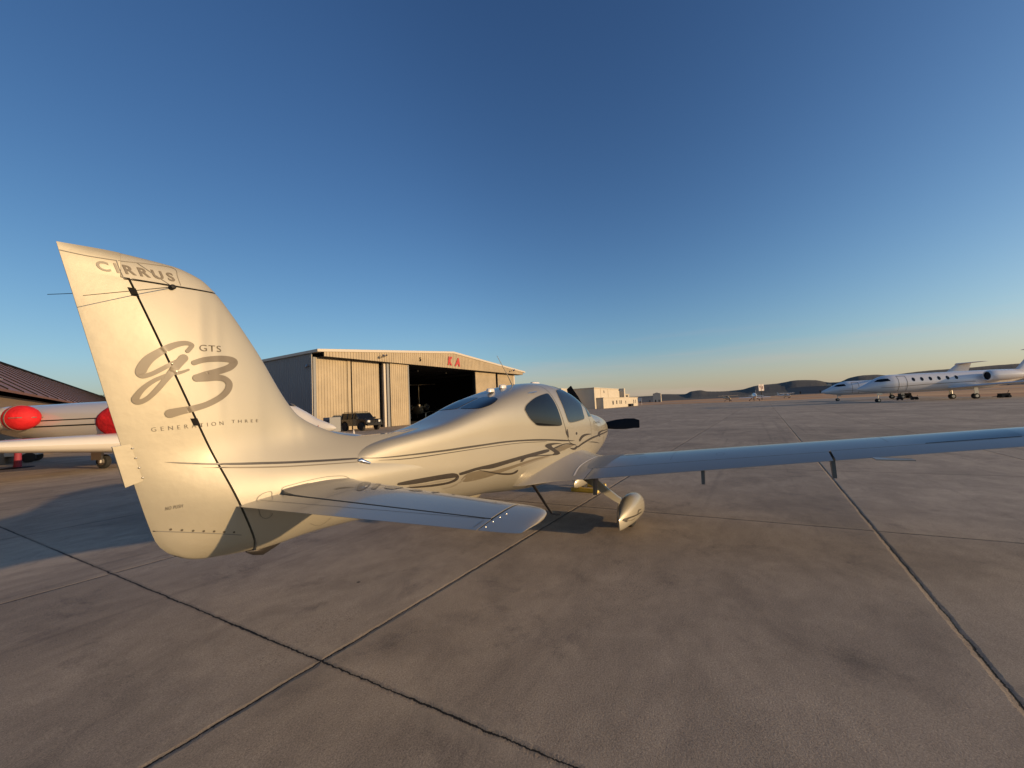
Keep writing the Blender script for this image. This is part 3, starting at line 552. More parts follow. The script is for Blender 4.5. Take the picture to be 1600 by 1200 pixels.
# ------------------------------------------------------------------ windows, stripes, lettering
def pts(n): return [Vector(p) for p in DATA[n]]
def dec(n, name, m, bv=None, off=.002, sm=3, parent=None, maxe=.05, mirror=False):
    P, Fc = outline(pts(n), sm)
    o = snap_mesh(name, P, Fc, m, parent or fus, bv or [BF], off, maxe)
    if mirror: snap_mesh(name, [Vector((p.x, -p.y, p.z)) for p in P], Fc, m, parent or fus, bv or [BF], off, maxe)
    return o
def rib(n, name, m, wd, bv, parent, off=.002, sm=5, mirror=False, nrm=(0, 1, 0)):
    P = pts(n) if isinstance(n, str) else n
    V, Fc = ribbon(P, [wd]*len(P), nrm, sm, False); o = snap_mesh(name, V, Fc, m, parent, bv, off, .06, 3)
    if mirror: snap_mesh(name, [Vector((p.x, -p.y, p.z)) for p in V], Fc, m, parent, bv, off, .06, 3)
    return o
for n, g_ in (('win_rear', 'glass'), ('win_door', 'glassl'), ('win_fwd', 'glassl')):
    P, Fc = outline(pts(n), 4)
    for sg in (1, -1):
        Q = [Vector((p.x, p.y*sg, p.z)) for p in P]; c = sum(Q, Vector())/len(Q)
        snap_mesh('window_seal', [c+(q-c)*1.035 for q in Q], Fc, M['seamg'], fus, [BFO], .0015, .03)
        snap_mesh('cabin_window', Q, Fc, M[g_], fus, [BFO], .004, .03)
# rear skylight windows on the sloping deck, windscreen
P, Fc = outline(pts('win_top'), 4)
if 1:
    P2 = [Vector((p.x, min(p.y, -.025), p.z)) for p in P]
    for sg in (1, -1): snap_mesh('rear_window', [Vector((p.x, p.y*sg, p.z)) for p in P2], Fc, M['glass'], fus, [BFO], .004, .03)
ws = [(-1.72,0,1.58),(-1.80,-.25,1.56),(-2.02,-.45,1.55),(-2.22,-.50,1.66),(-2.42,-.46,1.80),(-2.58,-.30,1.91),(-2.64,0,1.96)]
ws = ws+[(a, -b_, c) for a, b_, c in ws[-2:0:-1]]
P, Fc = outline(ws, 3); snap_mesh('windscreen', P, Fc, M['glassl'], fus, [BFO], .004, .03)
d1 = pts('door1'); rib('door1', 'door_seam', M['seam'], .009, [BFO], fus); rib('door2', 'door_seam', M['seamg'], .009, [BFO], fus)
rib('door3', 'door_handle', M['dark'], .022, [BFO], fus, .004); dec('key', 'door_lock', M['dark'], [BFO])
rib('cowl1', 'cowl_seam', M['seamg'], .007, [BFO], fus)
ARC = [(-3.02+.10*k*k/9, -.10*k/1.2, 2.0) for k in range(5)]
rib([Vector(p) for p in ARC], 'door_seam', M['seam'], .006, [BFO], fus)
for n in ('s1', 's1a', 'd1', 'd2', 'd3', 'd4', 'd5', 'd6', 'd7', 'd8', 'd9', 'd10', 'd11', 'd12', 'd13'):
    dec(n, 'dark_stripe', M['dark'], off=.0035, sm=4)
for n in ('s2',): dec(n, 'thin_stripe', M['dark'], off=.0025, sm=4)
for n in ('g1f', 'g2f'): dec(n, 'champagne_stripe', M['olive'], off=.002, sm=4)
for n in ('p1f', 'p2f', 'p3f'): dec(n, 'pale_stripe', M['pale'], off=.0025, sm=4)
fs = pts('finstripe'); dec('finstripe', 'dark_stripe', M['dark'], [BT], .003, 3, fin); dec('finstripe2', 'thin_stripe', M['olive'], [BT], .003, 3, fin)
# lettering on the tail
def txt(n, s_, name, m, **k):
    o_, u_, v_ = pts(n); return text_on(name, s_, o_, u_, v_, m, fin, [BT], **k)
txt('cirrus', 'CIRRUS', 'maker_lettering', M['letter'], bold=.028, spacing=1.42, off=.003)
txt('gts', 'GTS', 'model_lettering', M['letterd'], spacing=1.12, bold=-.004, off=.003)
txt('gen', 'GENERATION', 'small_lettering', M['letterd'], spacing=1.9, bold=-.012, off=.003)
txt('thr', 'THREE', 'small_lettering', M['letterd'], spacing=1.9, bold=-.008, off=.003)
txt('nopush', 'NO PUSH', 'warning_lettering', M['letterd'], spacing=1.15, bold=0, off=.003)
sc_ = (pts('g1')[0]-pts('t2')[-1]).length/ (sqrt(200**2+730**2))
for n, wd, of in (('g1', [46,46,44,52,62,72,80,92,96,92,64,52,50,50,48,42,30], .005), ('g2', [92,84,72,58,54,50,54,62,66,58,50,46,44,42,36,26], .0062), ('t1', [62,66,74,80,84,86,84,80,80,88], .004), ('t2', [92,88,78,74,78,76,72,72,76,88,104], .0054)):
    V, Fc = ribbon(pts(n), [x*sc_ for x in wd], (0, 1, 0), 6); snap_mesh('script_lettering', V, Fc, M['letter'], fin, [BT], of, .04, 4)
o_, u_, v_ = pts('nosetxt'); text_on('maker_lettering', 'CIRRUS', o_, u_, v_, M['olive'], fus, [BFO], bold=.01, off=.003)
for n in ('seam_low',): rib(n, 'tip_seam', M['seam'], .006, [BT], fin, .003)
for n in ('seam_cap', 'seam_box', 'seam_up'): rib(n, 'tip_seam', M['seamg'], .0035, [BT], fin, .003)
rib('seam_box2', 'tip_seam', M['pale'], .003, [BT], fin, .003)
rib('seam_rud', 'rudder_seam', M['seamg'], .005, [BT], rud, .003)
for n in ('door_fin', 'oval', 'oval2'): rib(n, 'access_cover', M['seamg'], .0035, [BT], fin, .003)
rib('strake', 'root_strake', M['seamg'], .004, [BT], fin, .003)
dec('strake2', 'root_strake', M['silver'], [BT], .006, 3, fin)
def dots(n, name, m, r, bv, parent):
    for p in pts(n):
        V = [p+Vector((r*cos(2*pi*i/10), 0, r*sin(2*pi*i/10))) for i in range(10)]; snap_mesh(name, V, [tuple(range(10))], m, parent, bv, .003, .1, 1)
dots('rivets', 'screw', M['letterd'], .0065, [BT], rud)
for t in (.08, .36, .64, .93):
    p = Vector((-7.560-(-.052)*t, -.02, 1.548-.195*t)); b = B(); b.lathe(p+Vector((-.004,0,0)), (0,-1,0), [(0,.005),(.006,.004),(.007,0)], 8); b.build('screw', M['steel'], rud)
# wheel fairing stripes
BP = bvh(pant_s)
for n in ('pant1', 'pant2', 'pant3', 'pant4'): dec(n, 'dark_stripe' if n != 'pant2' else 'champagne_stripe', M['dark'] if n != 'pant2' else M['olive'], [BP], .003, 3, pant_s, .03)
# made-up chrome capsule for the bright tip of the cabin ridge, hand hold, deck line
c0, c1 = pts('chromecapsule'); b = B(); b.tube([c0+Vector((0,-.004,0)), c0+Vector((.02,-.006,0)), c1], [.012,.022,.012], 12); b.build('ridge_capsule', M['chrome'], fus, True)
h0, h1 = pts('handle'); b = B(); b.tube([h0, h0+Vector((0,-.03,.012)), h1+Vector((0,-.03,.012)), h1], .007, 8); b.build('grab_handle', M['chrome'], fus, True)
rib([pts('smallline')[0], pts('smallline')[1]], 'deck_seam', M['seamg'], .004, [BFO], fus, .002, 3)
# seams on wings and tail, painted root highlight: walkway, flap lines come from the real gaps
BW = bvh(wing_s)
wk = [(-2.35,-.98,.87),(-2.3,-1.26,.9),(-3.0,-1.22,.86),(-3.25,-1.18,.82),(-3.25,-.98,.79),(-2.9,-.93,.86)]
P, Fc = outline(wk, 2); snap_mesh('walkway', P, Fc, M['walk'], wing_s, [BW], .0015, .05)
rib([Vector((-2.25,-.93,.88)), Vector((-2.7,-.90,.86)), Vector((-3.2,-.86,.80)), Vector((-3.55,-.90,.74))], 'root_highlight', M['jet'], .02, [BW], wing_s, .004, nrm=(0, 0, 1))  # white ribbon paints the highlight along the wing root fairing
BS = bvh(stab_s)
for n in ('sw1', 'sw2', 'sw3', 'sw4', 'sw5', 'sw6', 'sw7', 'sw8'): dec(n, 'swirl_marking', M['olive'], [BS], .003, 3, stab_s, .03)
# screws along the stabiliser tip
for i in range(6):
    b = B(); t = i/5; b.lathe((-6.93+.28*t, -1.905, SZT(1.9)+.004+.021*sin(pi*(.12+.7*t))), (0,0,1), [(0,.0032),(.002,.0028),(.003,0)], 8); b.build('screw', M['steel'], elev_s)
BE = bvh(elev_s)
rib([Vector((STE(a)+.115, -a, SZT(a)+.02)) for a in (.16,.6,1.1,1.5,1.84)], 'panel_line', M['seamg'], .003, [BE], elev_s, .001, 3, nrm=(0, 0, 1))
rib([Vector((STE(1.84)+x, -1.84, SZT(1.84)+.01)) for x in (.02,.08,.13,.2)], 'panel_line', M['seamg'], .003, [BE], elev_s, .001, 3, nrm=(0, 0, 1))
rib([Vector((SLE(a)-.10, -a, SZT(a)+.05)) for a in (.7,1.0,1.4,1.8)], 'panel_line', M['seamg'], .0025, [BS], stab_s, .001, 3, nrm=(0, 0, 1))
for a0 in (2.0, 4.1):
    rib([Vector((x, -a0, WZT(a0)+.12)) for x in (WLE(a0)-.12, WLE(a0)-.4, WTE(a0)+.42)], 'panel_line', M['seamg'], .003, [BW], wing_s, .001, 3, nrm=(0, 0, 1))
rib([Vector((WLE(a)-.16, -a, WZT(a)+.13)) for a in (1.3,2.2,3.4,4.6,5.3)], 'panel_line', M['seamg'], .003, [BW], wing_s, .001, 3, nrm=(0, 0, 1))
CH = lambda a, f: Vector((WLE(a)-f*(WLE(a)-WTE(a)), -a, WZT(a)+.04))
rib([CH(a, .757) for a in (1.07,1.8,2.6,3.3,3.575)], 'control_gap', M['seam'], .026, [BW], wing_s, .003, 3, nrm=(0, 0, 1))
rib([CH(a, .732) for a in (3.61,4.1,4.6,5.0)], 'control_gap', M['seam'], .026, [BW], wing_s, .003, 3, nrm=(0, 0, 1))
for a0 in (1.62, 2.55, 4.5, 5.1):
    c_ = Vector((WLE(a0)-.75, -a0, WZT(a0)+.1)); V = [c_+Vector((.06*cos(a), .045*sin(a), 0)) for a in [2*pi*i/20 for i in range(21)]]
    rib(V, 'access_cover', M['seamg'], .003, [BW], wing_s, .001, 1, nrm=(0, 0, 1))
bpy.data.objects.remove(bpy.data.objects.get('zz')) if bpy.data.objects.get('zz') else None
# ------------------------------------------------------------------ ground
ORG = Vector((0, 0, 0))
def gmat(name, fn):
    m = bpy.data.materials.new(name); m.use_nodes = True; fn(m.node_tree, m.node_tree.nodes['Principled BSDF']); return m
def N(nt, t, **k):
    n = nt.nodes.new(t)
    for a, b_ in k.items(): setattr(n, a, b_)
    return n
def setin(n, **k):
    for a, v in k.items(): n.inputs[a].default_value = v
def mapr(nt, src, a, b_, c, d):
    n = N(nt, 'ShaderNodeMapRange'); n.inputs[1].default_value = a; n.inputs[2].default_value = b_; n.inputs[3].default_value = c; n.inputs[4].default_value = d; nt.links.new(src, n.inputs[0]); return n.outputs[0]
def math_(nt, op, a, b_=None, c=None):
    n = N(nt, 'ShaderNodeMath', operation=op)
    for i, x in enumerate((a, b_, c)):
        if x is None: continue
        if isinstance(x, (int, float)): n.inputs[i].default_value = x
        else: nt.links.new(x, n.inputs[i])
    return n.outputs[0]
def noise_(nt, vec, sc, det=5, rough=.55, dist=0):
    n = N(nt, 'ShaderNodeTexNoise'); n.inputs['Scale'].default_value = sc; n.inputs['Detail'].default_value = det; n.inputs['Roughness'].default_value = rough; n.inputs['Distortion'].default_value = dist
    nt.links.new(vec, n.inputs['Vector']); return n.outputs[0]
def mix(nt, f, a, b_, bt='MIX'):
    n = N(nt, 'ShaderNodeMixRGB', blend_type=bt)
    for i, x in enumerate((f, a, b_)):
        if isinstance(x, (int, float)): n.inputs[i].default_value = x
        elif isinstance(x, tuple): n.inputs[i].default_value = (*x, 1)
        else: nt.links.new(x, n.inputs[i])
    return n.outputs[0]
def concrete(nt, bs):
    co = N(nt, 'ShaderNodeTexCoord').outputs['Object']
    mp = N(nt, 'ShaderNodeMapping'); mp.inputs['Rotation'].default_value = (0, 0, R(1.6)); nt.links.new(co, mp.inputs[0]); v = mp.outputs[0]
    st = N(nt, 'ShaderNodeMapping'); st.inputs['Scale'].default_value = (.8, 1.15, 1); st.inputs['Rotation'].default_value = (0, 0, R(-34)); nt.links.new(co, st.inputs[0]); sv = st.outputs[0]
    sep = N(nt, 'ShaderNodeSeparateXYZ'); nt.links.new(co, sep.inputs[0]); x0_, y0_ = sep.outputs[0], sep.outputs[1]; x = math_(nt, 'MULTIPLY_ADD', y0_, .042, x0_); y = math_(nt, 'MULTIPLY_ADD', x0_, .024, y0_)
    wob = math_(nt, 'MULTIPLY', math_(nt, 'SUBTRACT', noise_(nt, co, 6, 4), .5), .03)
    wob2 = math_(nt, 'MULTIPLY', math_(nt, 'SUBTRACT', noise_(nt, co, 28, 3, .7), .5), .030)
    def joint(c, off, per):
        t = math_(nt, 'ADD', math_(nt, 'ADD', c, math_(nt, 'ADD', wob, wob2)), off)
        p = math_(nt, 'PINGPONG', t, per/2)   # distance to nearest joint
        return p
    # joints at x = -6.65 + 4.5 n ; y = -.35 + 3.72 n (rotated frame)
    jx = joint(x, 6.68, 4.42); jy = joint(y, .46, 3.66)
    d = math_(nt, 'MINIMUM', jx, jy)
    wv = math_(nt, 'MULTIPLY', mapr(nt, noise_(nt, co, .9, 4, .6), .35, .7, .003, .011), 1.0)
    line = math_(nt, 'LESS_THAN', d, wv)
    edge = mapr(nt, d, .0, .16, 1, 0)
    base = mix(nt, mapr(nt, noise_(nt, co, .33, 6, .6), .35, .68, 0, 1), (.365, .292, .212), (.49, .395, .288))
    base = mix(nt, mapr(nt, noise_(nt, sv, .9, 9, .7, .6), .45, .64, 0, .55), base, (.215, .172, .13))
    base = mix(nt, mapr(nt, noise_(nt, co, 1.7, 10, .78, .3), .55, .72, 0, .70), base, (.12, .10, .086))
    base = mix(nt, mapr(nt, noise_(nt, sv, 5.5, 8, .75), .38, .60, .20, 0), base, (.24, .19, .155))
    fine = noise_(nt, co, 95, 4, .8); base = mix(nt, 1, base, mapr(nt, fine, .3, .7, .56, 1.42), 'MULTIPLY')
    grit = noise_(nt, co, 330, 2, .8); base = mix(nt, .9, base, mapr(nt, grit, .3, .7, .55, 1.45), 'MULTIPLY')
    pit = math_(nt, 'MULTIPLY', mapr(nt, noise_(nt, co, 58, 3, .65), .55, .62, 0, 1), mapr(nt, noise_(nt, sv, .55, 7, .7, .4), .54, .66, 0, .55))
    base = mix(nt, pit, base, (.085, .072, .062))
    # whole slabs differ a little
    fx = math_(nt, 'FLOOR', math_(nt, 'DIVIDE', math_(nt, 'ADD', x, 6.68), 4.42)); fy = math_(nt, 'FLOOR', math_(nt, 'DIVIDE', math_(nt, 'ADD', y, .46), 3.66))
    cb = N(nt, 'ShaderNodeCombineXYZ'); nt.links.new(fx, cb.inputs[0]); nt.links.new(fy, cb.inputs[1]); wn = N(nt, 'ShaderNodeTexWhiteNoise'); nt.links.new(cb.outputs[0], wn.inputs[0])
    base = mix(nt, 1, base, mapr(nt, wn.outputs[0], 0, 1, .86, 1.10), 'MULTIPLY')
    base = mix(nt, 1, base, mapr(nt, noise_(nt, sv, 3.6, 9, .72, .5), .34, .66, .90, 1.07), 'MULTIPLY')
    s2_ = N(nt, 'ShaderNodeMapping'); s2_.inputs['Scale'].default_value = (.035, 2.4, 1); s2_.inputs['Rotation'].default_value = (0, 0, R(-24)); nt.links.new(co, s2_.inputs[0])
    base = mix(nt, math_(nt, 'MULTIPLY', mapr(nt, noise_(nt, s2_.outputs[0], 1.6, 3, .5), .60, .68, 0, .30), mapr(nt, noise_(nt, co, 7, 5, .7), .35, .6, .3, 1)), base, (.11, .09, .075))
    # specks: pits and oil spots
    vo = N(nt, 'ShaderNodeTexVoronoi'); vo.inputs['Scale'].default_value = 1.35; wv2 = N(nt, 'ShaderNodeVectorMath', operation='ADD'); nt.links.new(co, wv2.inputs[0]); nn = N(nt, 'ShaderNodeTexNoise'); nn.inputs['Scale'].default_value = 9; nt.links.new(co, nn.inputs['Vector']); vs = N(nt, 'ShaderNodeVectorMath', operation='SCALE'); vs.inputs[3].default_value = .06; nt.links.new(nn.outputs['Color'], vs.inputs[0]); nt.links.new(vs.outputs[0], wv2.inputs[1]); nt.links.new(wv2.outputs[0], vo.inputs['Vector'])
    spk = math_(nt, 'MULTIPLY', math_(nt, 'LESS_THAN', vo.outputs['Distance'], .028), math_(nt, 'GREATER_THAN', noise_(nt, co, .8, 2), .48))
    base = mix(nt, math_(nt, 'MULTIPLY', spk, .8), base, (.03, .026, .022))
    # hairline cracks
    vc = N(nt, 'ShaderNodeTexVoronoi', feature='DISTANCE_TO_EDGE'); vc.inputs['Scale'].default_value = .55; n2 = N(nt, 'ShaderNodeTexNoise'); n2.inputs['Scale'].default_value = 3; n2.inputs['Detail'].default_value = 6; nt.links.new(co, n2.inputs['Vector']); v3 = N(nt, 'ShaderNodeVectorMath', operation='SCALE'); v3.inputs[3].default_value = .55; nt.links.new(n2.outputs['Color'], v3.inputs[0]); v4 = N(nt, 'ShaderNodeVectorMath', operation='ADD'); nt.links.new(co, v4.inputs[0]); nt.links.new(v3.outputs[0], v4.inputs[1]); nt.links.new(v4.outputs[0], vc.inputs['Vector'])
    ck = math_(nt, 'MULTIPLY', math_(nt, 'LESS_THAN', vc.outputs['Distance'], .0035), math_(nt, 'GREATER_THAN', noise_(nt, co, .5, 3), .60))
    base = mix(nt, math_(nt, 'MULTIPLY', ck, .0), base, (.045, .037, .03))
    base = mix(nt, math_(nt, 'MULTIPLY', edge, mapr(nt, noise_(nt, co, 1.7, 5), .4, .65, 0, .45)), base, (.44, .36, .26))
    base = mix(nt, math_(nt, 'MULTIPLY', mapr(nt, d, .004, .03, 1, 0), .5), base, (.09, .075, .06))
    base = mix(nt, line, base, (.012, .011, .010))
    nt.links.new(base, bs.inputs['Base Color']); bs.inputs['Roughness'].default_value = .82; bs.inputs['Specular IOR Level'].default_value = .3
    h = math_(nt, 'ADD', math_(nt, 'MULTIPLY', fine, .0034), math_(nt, 'MULTIPLY', grit, .0016))
    h = math_(nt, 'ADD', h, math_(nt, 'MULTIPLY', noise_(nt, sv, 9, 6, .6), .0025))
    h = math_(nt, 'SUBTRACT', h, math_(nt, 'MULTIPLY', mapr(nt, d, 0, .03, 1, 0), .010))
    h = math_(nt, 'SUBTRACT', h, math_(nt, 'MULTIPLY', line, .01))
    bp = N(nt, 'ShaderNodeBump'); bp.inputs['Strength'].default_value = .8; bp.inputs['Distance'].default_value = 1; nt.links.new(h, bp.inputs['Height']); nt.links.new(bp.outputs[0], bs.inputs['Normal'])
M['concrete'] = gmat('apron_concrete', concrete)
def dry(nt, bs):
    co = N(nt, 'ShaderNodeTexCoord').outputs['Object']
    st = N(nt, 'ShaderNodeMapping'); st.inputs['Scale'].default_value = (.02, .006, 1); nt.links.new(co, st.inputs[0])
    b_ = mix(nt, mapr(nt, noise_(nt, st.outputs[0], 1.2, 8, .65), .4, .62, 0, 1), (.42, .18, .065), (.60, .33, .14))
    b_ = mix(nt, mapr(nt, noise_(nt, co, .05, 8, .7), .52, .62, 0, .6), b_, (.17, .13, .08))
    nt.links.new(b_, bs.inputs['Base Color']); bs.inputs['Roughness'].default_value = .95
M['dry'] = gmat('dry_grass_field', dry)
def hill(nt, bs):
    co = N(nt, 'ShaderNodeTexCoord').outputs['Object']
    b_ = mix(nt, mapr(nt, noise_(nt, co, .012, 8, .7), .4, .6, 0, 1), (.030, .031, .030), (.048, .046, .041))
    nt.links.new(b_, bs.inputs['Base Color']); bs.inputs['Roughness'].default_value = 1
M['hill'] = gmat('scrub_hills', hill)
def plane(name, poly, z, m):
    o = ob(name, [(x, y, z) for x, y in poly], [tuple(range(len(poly)))], m, recalc=False); 
    if o.data.polygons[0].normal.z < 0: o.data.flip_normals()
    return tag(o, kind='structure')
plane('field', [(-9000,-9000),(9000,-9000),(9000,9000),(-9000,9000)], -.12, M['dry'])
plane('apron', [(-200,-32),(131,-32),(129,-12),(139,10),(158,33),(158,220),(-200,220)], 0, M['concrete'])
plane('taxiway', [(240,-900),(262,-900),(262,600),(240,600)], -.08, mat('taxiway_asphalt', (.30,.26,.22), .9, noise_amt=.2, nscale=.1))
# verge ripples: low dirt windrow strips beyond the apron
HL = [(70,.9),(55,.8),(40,1.1),(30,1.3),(23.74,1.2),(18.32,1.0),(13.82,.65),(11.55,.67),(10.47,.8),(7.44,.66),(6.64,.97),(5.56,1.06),(4.74,.86),(2.76,.76),(.9,.85),(-.77,1.22),(-2.95,1.34),(-4.85,1.57),(-6.64,1.44),(-7.88,1.09),(-8.61,1.07),(-9.62,1.46),(-10.8,1.64),(-11.82,1.61),(-12.8,1.46),(-14.23,1.59),(-16.03,1.68),(-18.4,1.68),(-19.86,1.73),(-22.2,1.73),(-30,1.6),(-45,1.1)]
def ridge(name, D0, D1, tab, rough, a0, a1, st, scale=1):
    V = []; na = int((a1-a0)/st); rows = 9
    for i in range(na+1):
        a = a0+i*st; e = interp(tab, a)[0]; e *= scale
        for j in range(rows):
            t = j/(rows-1); d = D0+(D1-D0)*t; h = (tan_(e)*D1+1.66)
            n_ = noise.fractal(Vector((a*.9, t*2, D0*.001)), 1, 2, 5)
            z = -2+(h+2)*(sin(pi/2*t)**1.3)*(1+rough*n_*(1-t))+ (noise.fractal(Vector((a*9, t*3, 5)), 1, 2, 4)*D1*rough*.0035 if j else 0)
            V.append((CP.x+d*cos(R(a)), CP.y+d*sin(R(a)), z))
    for i in range(na+1):
        a = a0+i*st; V.append((CP.x+D1*1.25*cos(R(a)), CP.y+D1*1.25*sin(R(a)), -3))
    Fc = [(i*rows+j, i*rows+j+1, (i+1)*rows+j+1, (i+1)*rows+j) for i in range(na) for j in range(rows-1)]
    o_ = (na+1)*rows; Fc += [(i*rows+rows-1, o_+i, o_+i+1, (i+1)*rows+rows-1) for i in range(na)]
    return tag(ob(name, V, Fc, M['hill'], None, True), kind='structure')
def tan_(d): return math.tan(R(d))
ridge('hills', 1500, 2600, HL, .05, -45, 70, .12)
ridge('hills', 900, 1300, [(-45,.35),(-22,.5),(-15,.42),(-12,.40),(-8,.42),(-4,.32),(0,.2),(4,.12),(8,.10),(14,.2),(24,.3),(70,.3)], .12, -45, 70, .12)
# ------------------------------------------------------------------ hangar
def ribbed(b, x0, x1, y, z0, zt, per=.32, dep=.045, th=.05):
    """vertical trapezoid-ribbed sheet in the plane y, front towards -y; zt(x) gives the top"""
    xs = []; n = max(1, round((x1-x0)/per)); p = (x1-x0)/n
    for i in range(n):
        a = x0+i*p; xs += [(a, 0), (a+p*.62, 0), (a+p*.70, 1), (a+p*.92, 1)]
    xs.append((x1, 0)); V = []
    for x, r_ in xs: V += [(x, y-r_*dep, z0(x) if callable(z0) else z0), (x, y-r_*dep, zt(x))]
    m_ = len(xs)
    for x, r_ in xs: V += [(x, y+th, z0(x) if callable(z0) else z0), (x, y+th, zt(x))]
    Fc = []
    for i in range(m_-1):
        a = 2*i; o_ = 2*m_
        Fc += [(a, a+2, a+3, a+1), (o_+a, o_+a+1, o_+a+3, o_+a+2), (a+1, a+3, o_+a+3, o_+a+1), (a, o_+a, o_+a+2, a+2)]
    Fc += [(0, 1, 2*m_+1, 2*m_), (2*m_-2, 4*m_-2, 4*m_-1, 2*m_-1)]
    b.add(V, Fc); return b
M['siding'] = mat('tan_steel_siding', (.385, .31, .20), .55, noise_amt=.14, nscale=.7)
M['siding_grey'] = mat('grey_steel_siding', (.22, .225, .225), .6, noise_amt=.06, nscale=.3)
M['trim'] = mat('cream_trim', (.52, .46, .37), .5)
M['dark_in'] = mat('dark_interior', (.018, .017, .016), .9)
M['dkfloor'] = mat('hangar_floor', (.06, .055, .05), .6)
H0, H1, HY = 15.6, 56.2, 35.5
hg = empty('hangar', ((H0+H1)/2, HY, 0)); ORG = Vector(hg.location); tag(hg, 'wide tan metal hangar with its doors part open and red letters K A above', 'hangar')
rz = lambda x: 8.35+(10.15-8.35)*(1-abs(x-36.9)/21.3)
b = B(); ribbed(b, 16.2, 57.6, 34.3, lambda x: 7.82, lambda x: rz(x), .36, .05); b.build('fascia', M['siding'], hg)
b = B(); b.loft([[Vector((x, y, rz(x)+dz)) for y, dz in ((34.18,-.12),(34.18,.16),(74,.16),(74,-.12))] for x in (15.4, 36.9, 58.4)]); b.build('roof', M['trim'], hg)
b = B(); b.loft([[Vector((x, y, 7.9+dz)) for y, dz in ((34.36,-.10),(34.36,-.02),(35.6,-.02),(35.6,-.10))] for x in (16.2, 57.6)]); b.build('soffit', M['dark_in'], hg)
def sidewall(x, sg, m):
    b = B(); n = 110
    pr_ = []
    for i in range(n): 
        y = HY+.05+(73.8-HY)*i/n; p = (73.8-HY)/n; pr_ += [(y, 0), (y+p*.62, 0), (y+p*.70, 1), (y+p*.92, 1)]
    pr_.append((73.85, 0)); V = []
    for y, r_ in pr_: V += [(x+sg*.04*r_, y, 0), (x+sg*.04*r_, y, 8.35)]
    k = len(pr_)
    for y, r_ in pr_: V += [(x-sg*.1, y, 0), (x-sg*.1, y, 8.35)]
    Fc = []
    for i in range(k-1):
        a = 2*i; o_ = 2*k; Fc += [(a, a+1, a+3, a+2), (o_+a, o_+a+2, o_+a+3, o_+a+1), (a+1, o_+a+1, o_+a+3, a+3)]
    b.add(V, Fc); return b.build('wall', m, hg)
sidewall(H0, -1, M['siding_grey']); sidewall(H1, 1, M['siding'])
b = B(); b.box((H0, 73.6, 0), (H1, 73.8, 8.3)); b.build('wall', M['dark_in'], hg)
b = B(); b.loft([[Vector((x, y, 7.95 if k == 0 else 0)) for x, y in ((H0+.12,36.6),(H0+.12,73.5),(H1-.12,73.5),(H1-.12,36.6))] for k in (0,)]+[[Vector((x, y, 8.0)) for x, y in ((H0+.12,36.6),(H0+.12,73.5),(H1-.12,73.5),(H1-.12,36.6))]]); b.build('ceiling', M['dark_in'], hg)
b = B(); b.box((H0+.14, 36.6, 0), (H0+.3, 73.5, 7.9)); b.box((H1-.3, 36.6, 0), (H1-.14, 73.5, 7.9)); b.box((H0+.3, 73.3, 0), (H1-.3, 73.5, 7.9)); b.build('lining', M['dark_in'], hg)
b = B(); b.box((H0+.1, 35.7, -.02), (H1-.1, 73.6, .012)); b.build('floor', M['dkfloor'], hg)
for x in (20, 26, 32, 38, 44, 50):
    b = B(); b.box((x-.1, 36.7, 7.3), (x+.1, 73.2, 7.6)); b.build('roof_beam', M['dark_in'], hg)
for x0, x1, y in ((15.95,19.6,35.35),(20.25,24.0,35.35),(25.25,28.15,34.75),(43.35,49.4,35.2),(50.3,55.6,35.35)):
    b = B(); ribbed(b, x0, x1, y, .03, lambda x: 7.78, .33, .04, .12); b.build('door_panel', M['siding'], hg)
for x0, x1, y, mm in ((19.62,20.0,35.25,'siding'),(24.45,24.75,35.0,'trim'),(24.85,25.2,34.9,'siding_grey'),(28.15,28.3,34.7,'siding_grey'),(15.62,15.9,35.3,'siding_grey'),(55.65,56.15,35.3,'trim'),(43.2,43.33,35.1,'dark_in')):
    b = B(); b.box((x0, y, 0), (x1, y+.3, 7.8)); b.build('door_post', M[mm], hg)
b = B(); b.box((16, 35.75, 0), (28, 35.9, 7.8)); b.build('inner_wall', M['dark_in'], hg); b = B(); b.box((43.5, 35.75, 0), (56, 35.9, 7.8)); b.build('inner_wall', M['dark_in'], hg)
for y in (35.38, 46.0, 58):
    b = B(); b.box((H0-.10, y, 0), (H0-.045, y+.16, 8.2)); b.build('downpipe', M['trim'], hg)
b = B(); b.box((H0-.12, 35.3, 8.18), (H0-.02, 73.9, 8.36)); b.build('gutter', M['siding_grey'], hg)  # grey in place of cream trim paints the shade on this eave
M['red_letter'] = mat('red_letter_paint', (.42, .035, .03), .6)
def letters(s_, x, y, z, w_, h, m, parent, name='letter', shear=0, bold=.02):
    V, Fc = text_mesh(s_, bold, 1, shear); V = [(x+v.x*w_, y, z+v.y*h) for v in V]
    n = len(V); V += [(a, b2-.03, c) for a, b2, c in V]; Fc2 = [tuple(i+n for i in f) for f in Fc]+list(Fc)
    return ob(name, V, Fc2, m, parent, recalc=False)
letters('K', 35.5, 34.22, 8.28, 1.15, 1.22, M['red_letter'], hg, shear=.25, bold=.05); letters('A', 37.05, 34.22, 8.22, 1.25, 1.22, M['red_letter'], hg, shear=.25, bold=.05)
letters('5', 29.8, 34.22, 8.35, .32, .5, M['seam'], hg)
for x, y, z in ((23.4,34.1,8.5),(53.0,34.1,8.45),(H0-.2,36.3,7.0)):
    b = B(); b.tube([(x,y+.1,z-.3),(x,y-.25,z+.1),(x,y-.5,z)], .04, 8); b.lathe((x-.15,y-.5,z+.02), (0,-.5,-1), [(0,.06),(.15,.17),(.25,.2),(.27,.05)], 14); b.lathe((x+.35,y-.4,z+.1), (.3,-.5,-1), [(0,.06),(.15,.16),(.2,.05)], 14); b.build('floodlight', M['steel'], hg, True)
ORG = Vector((0, 0, 0))
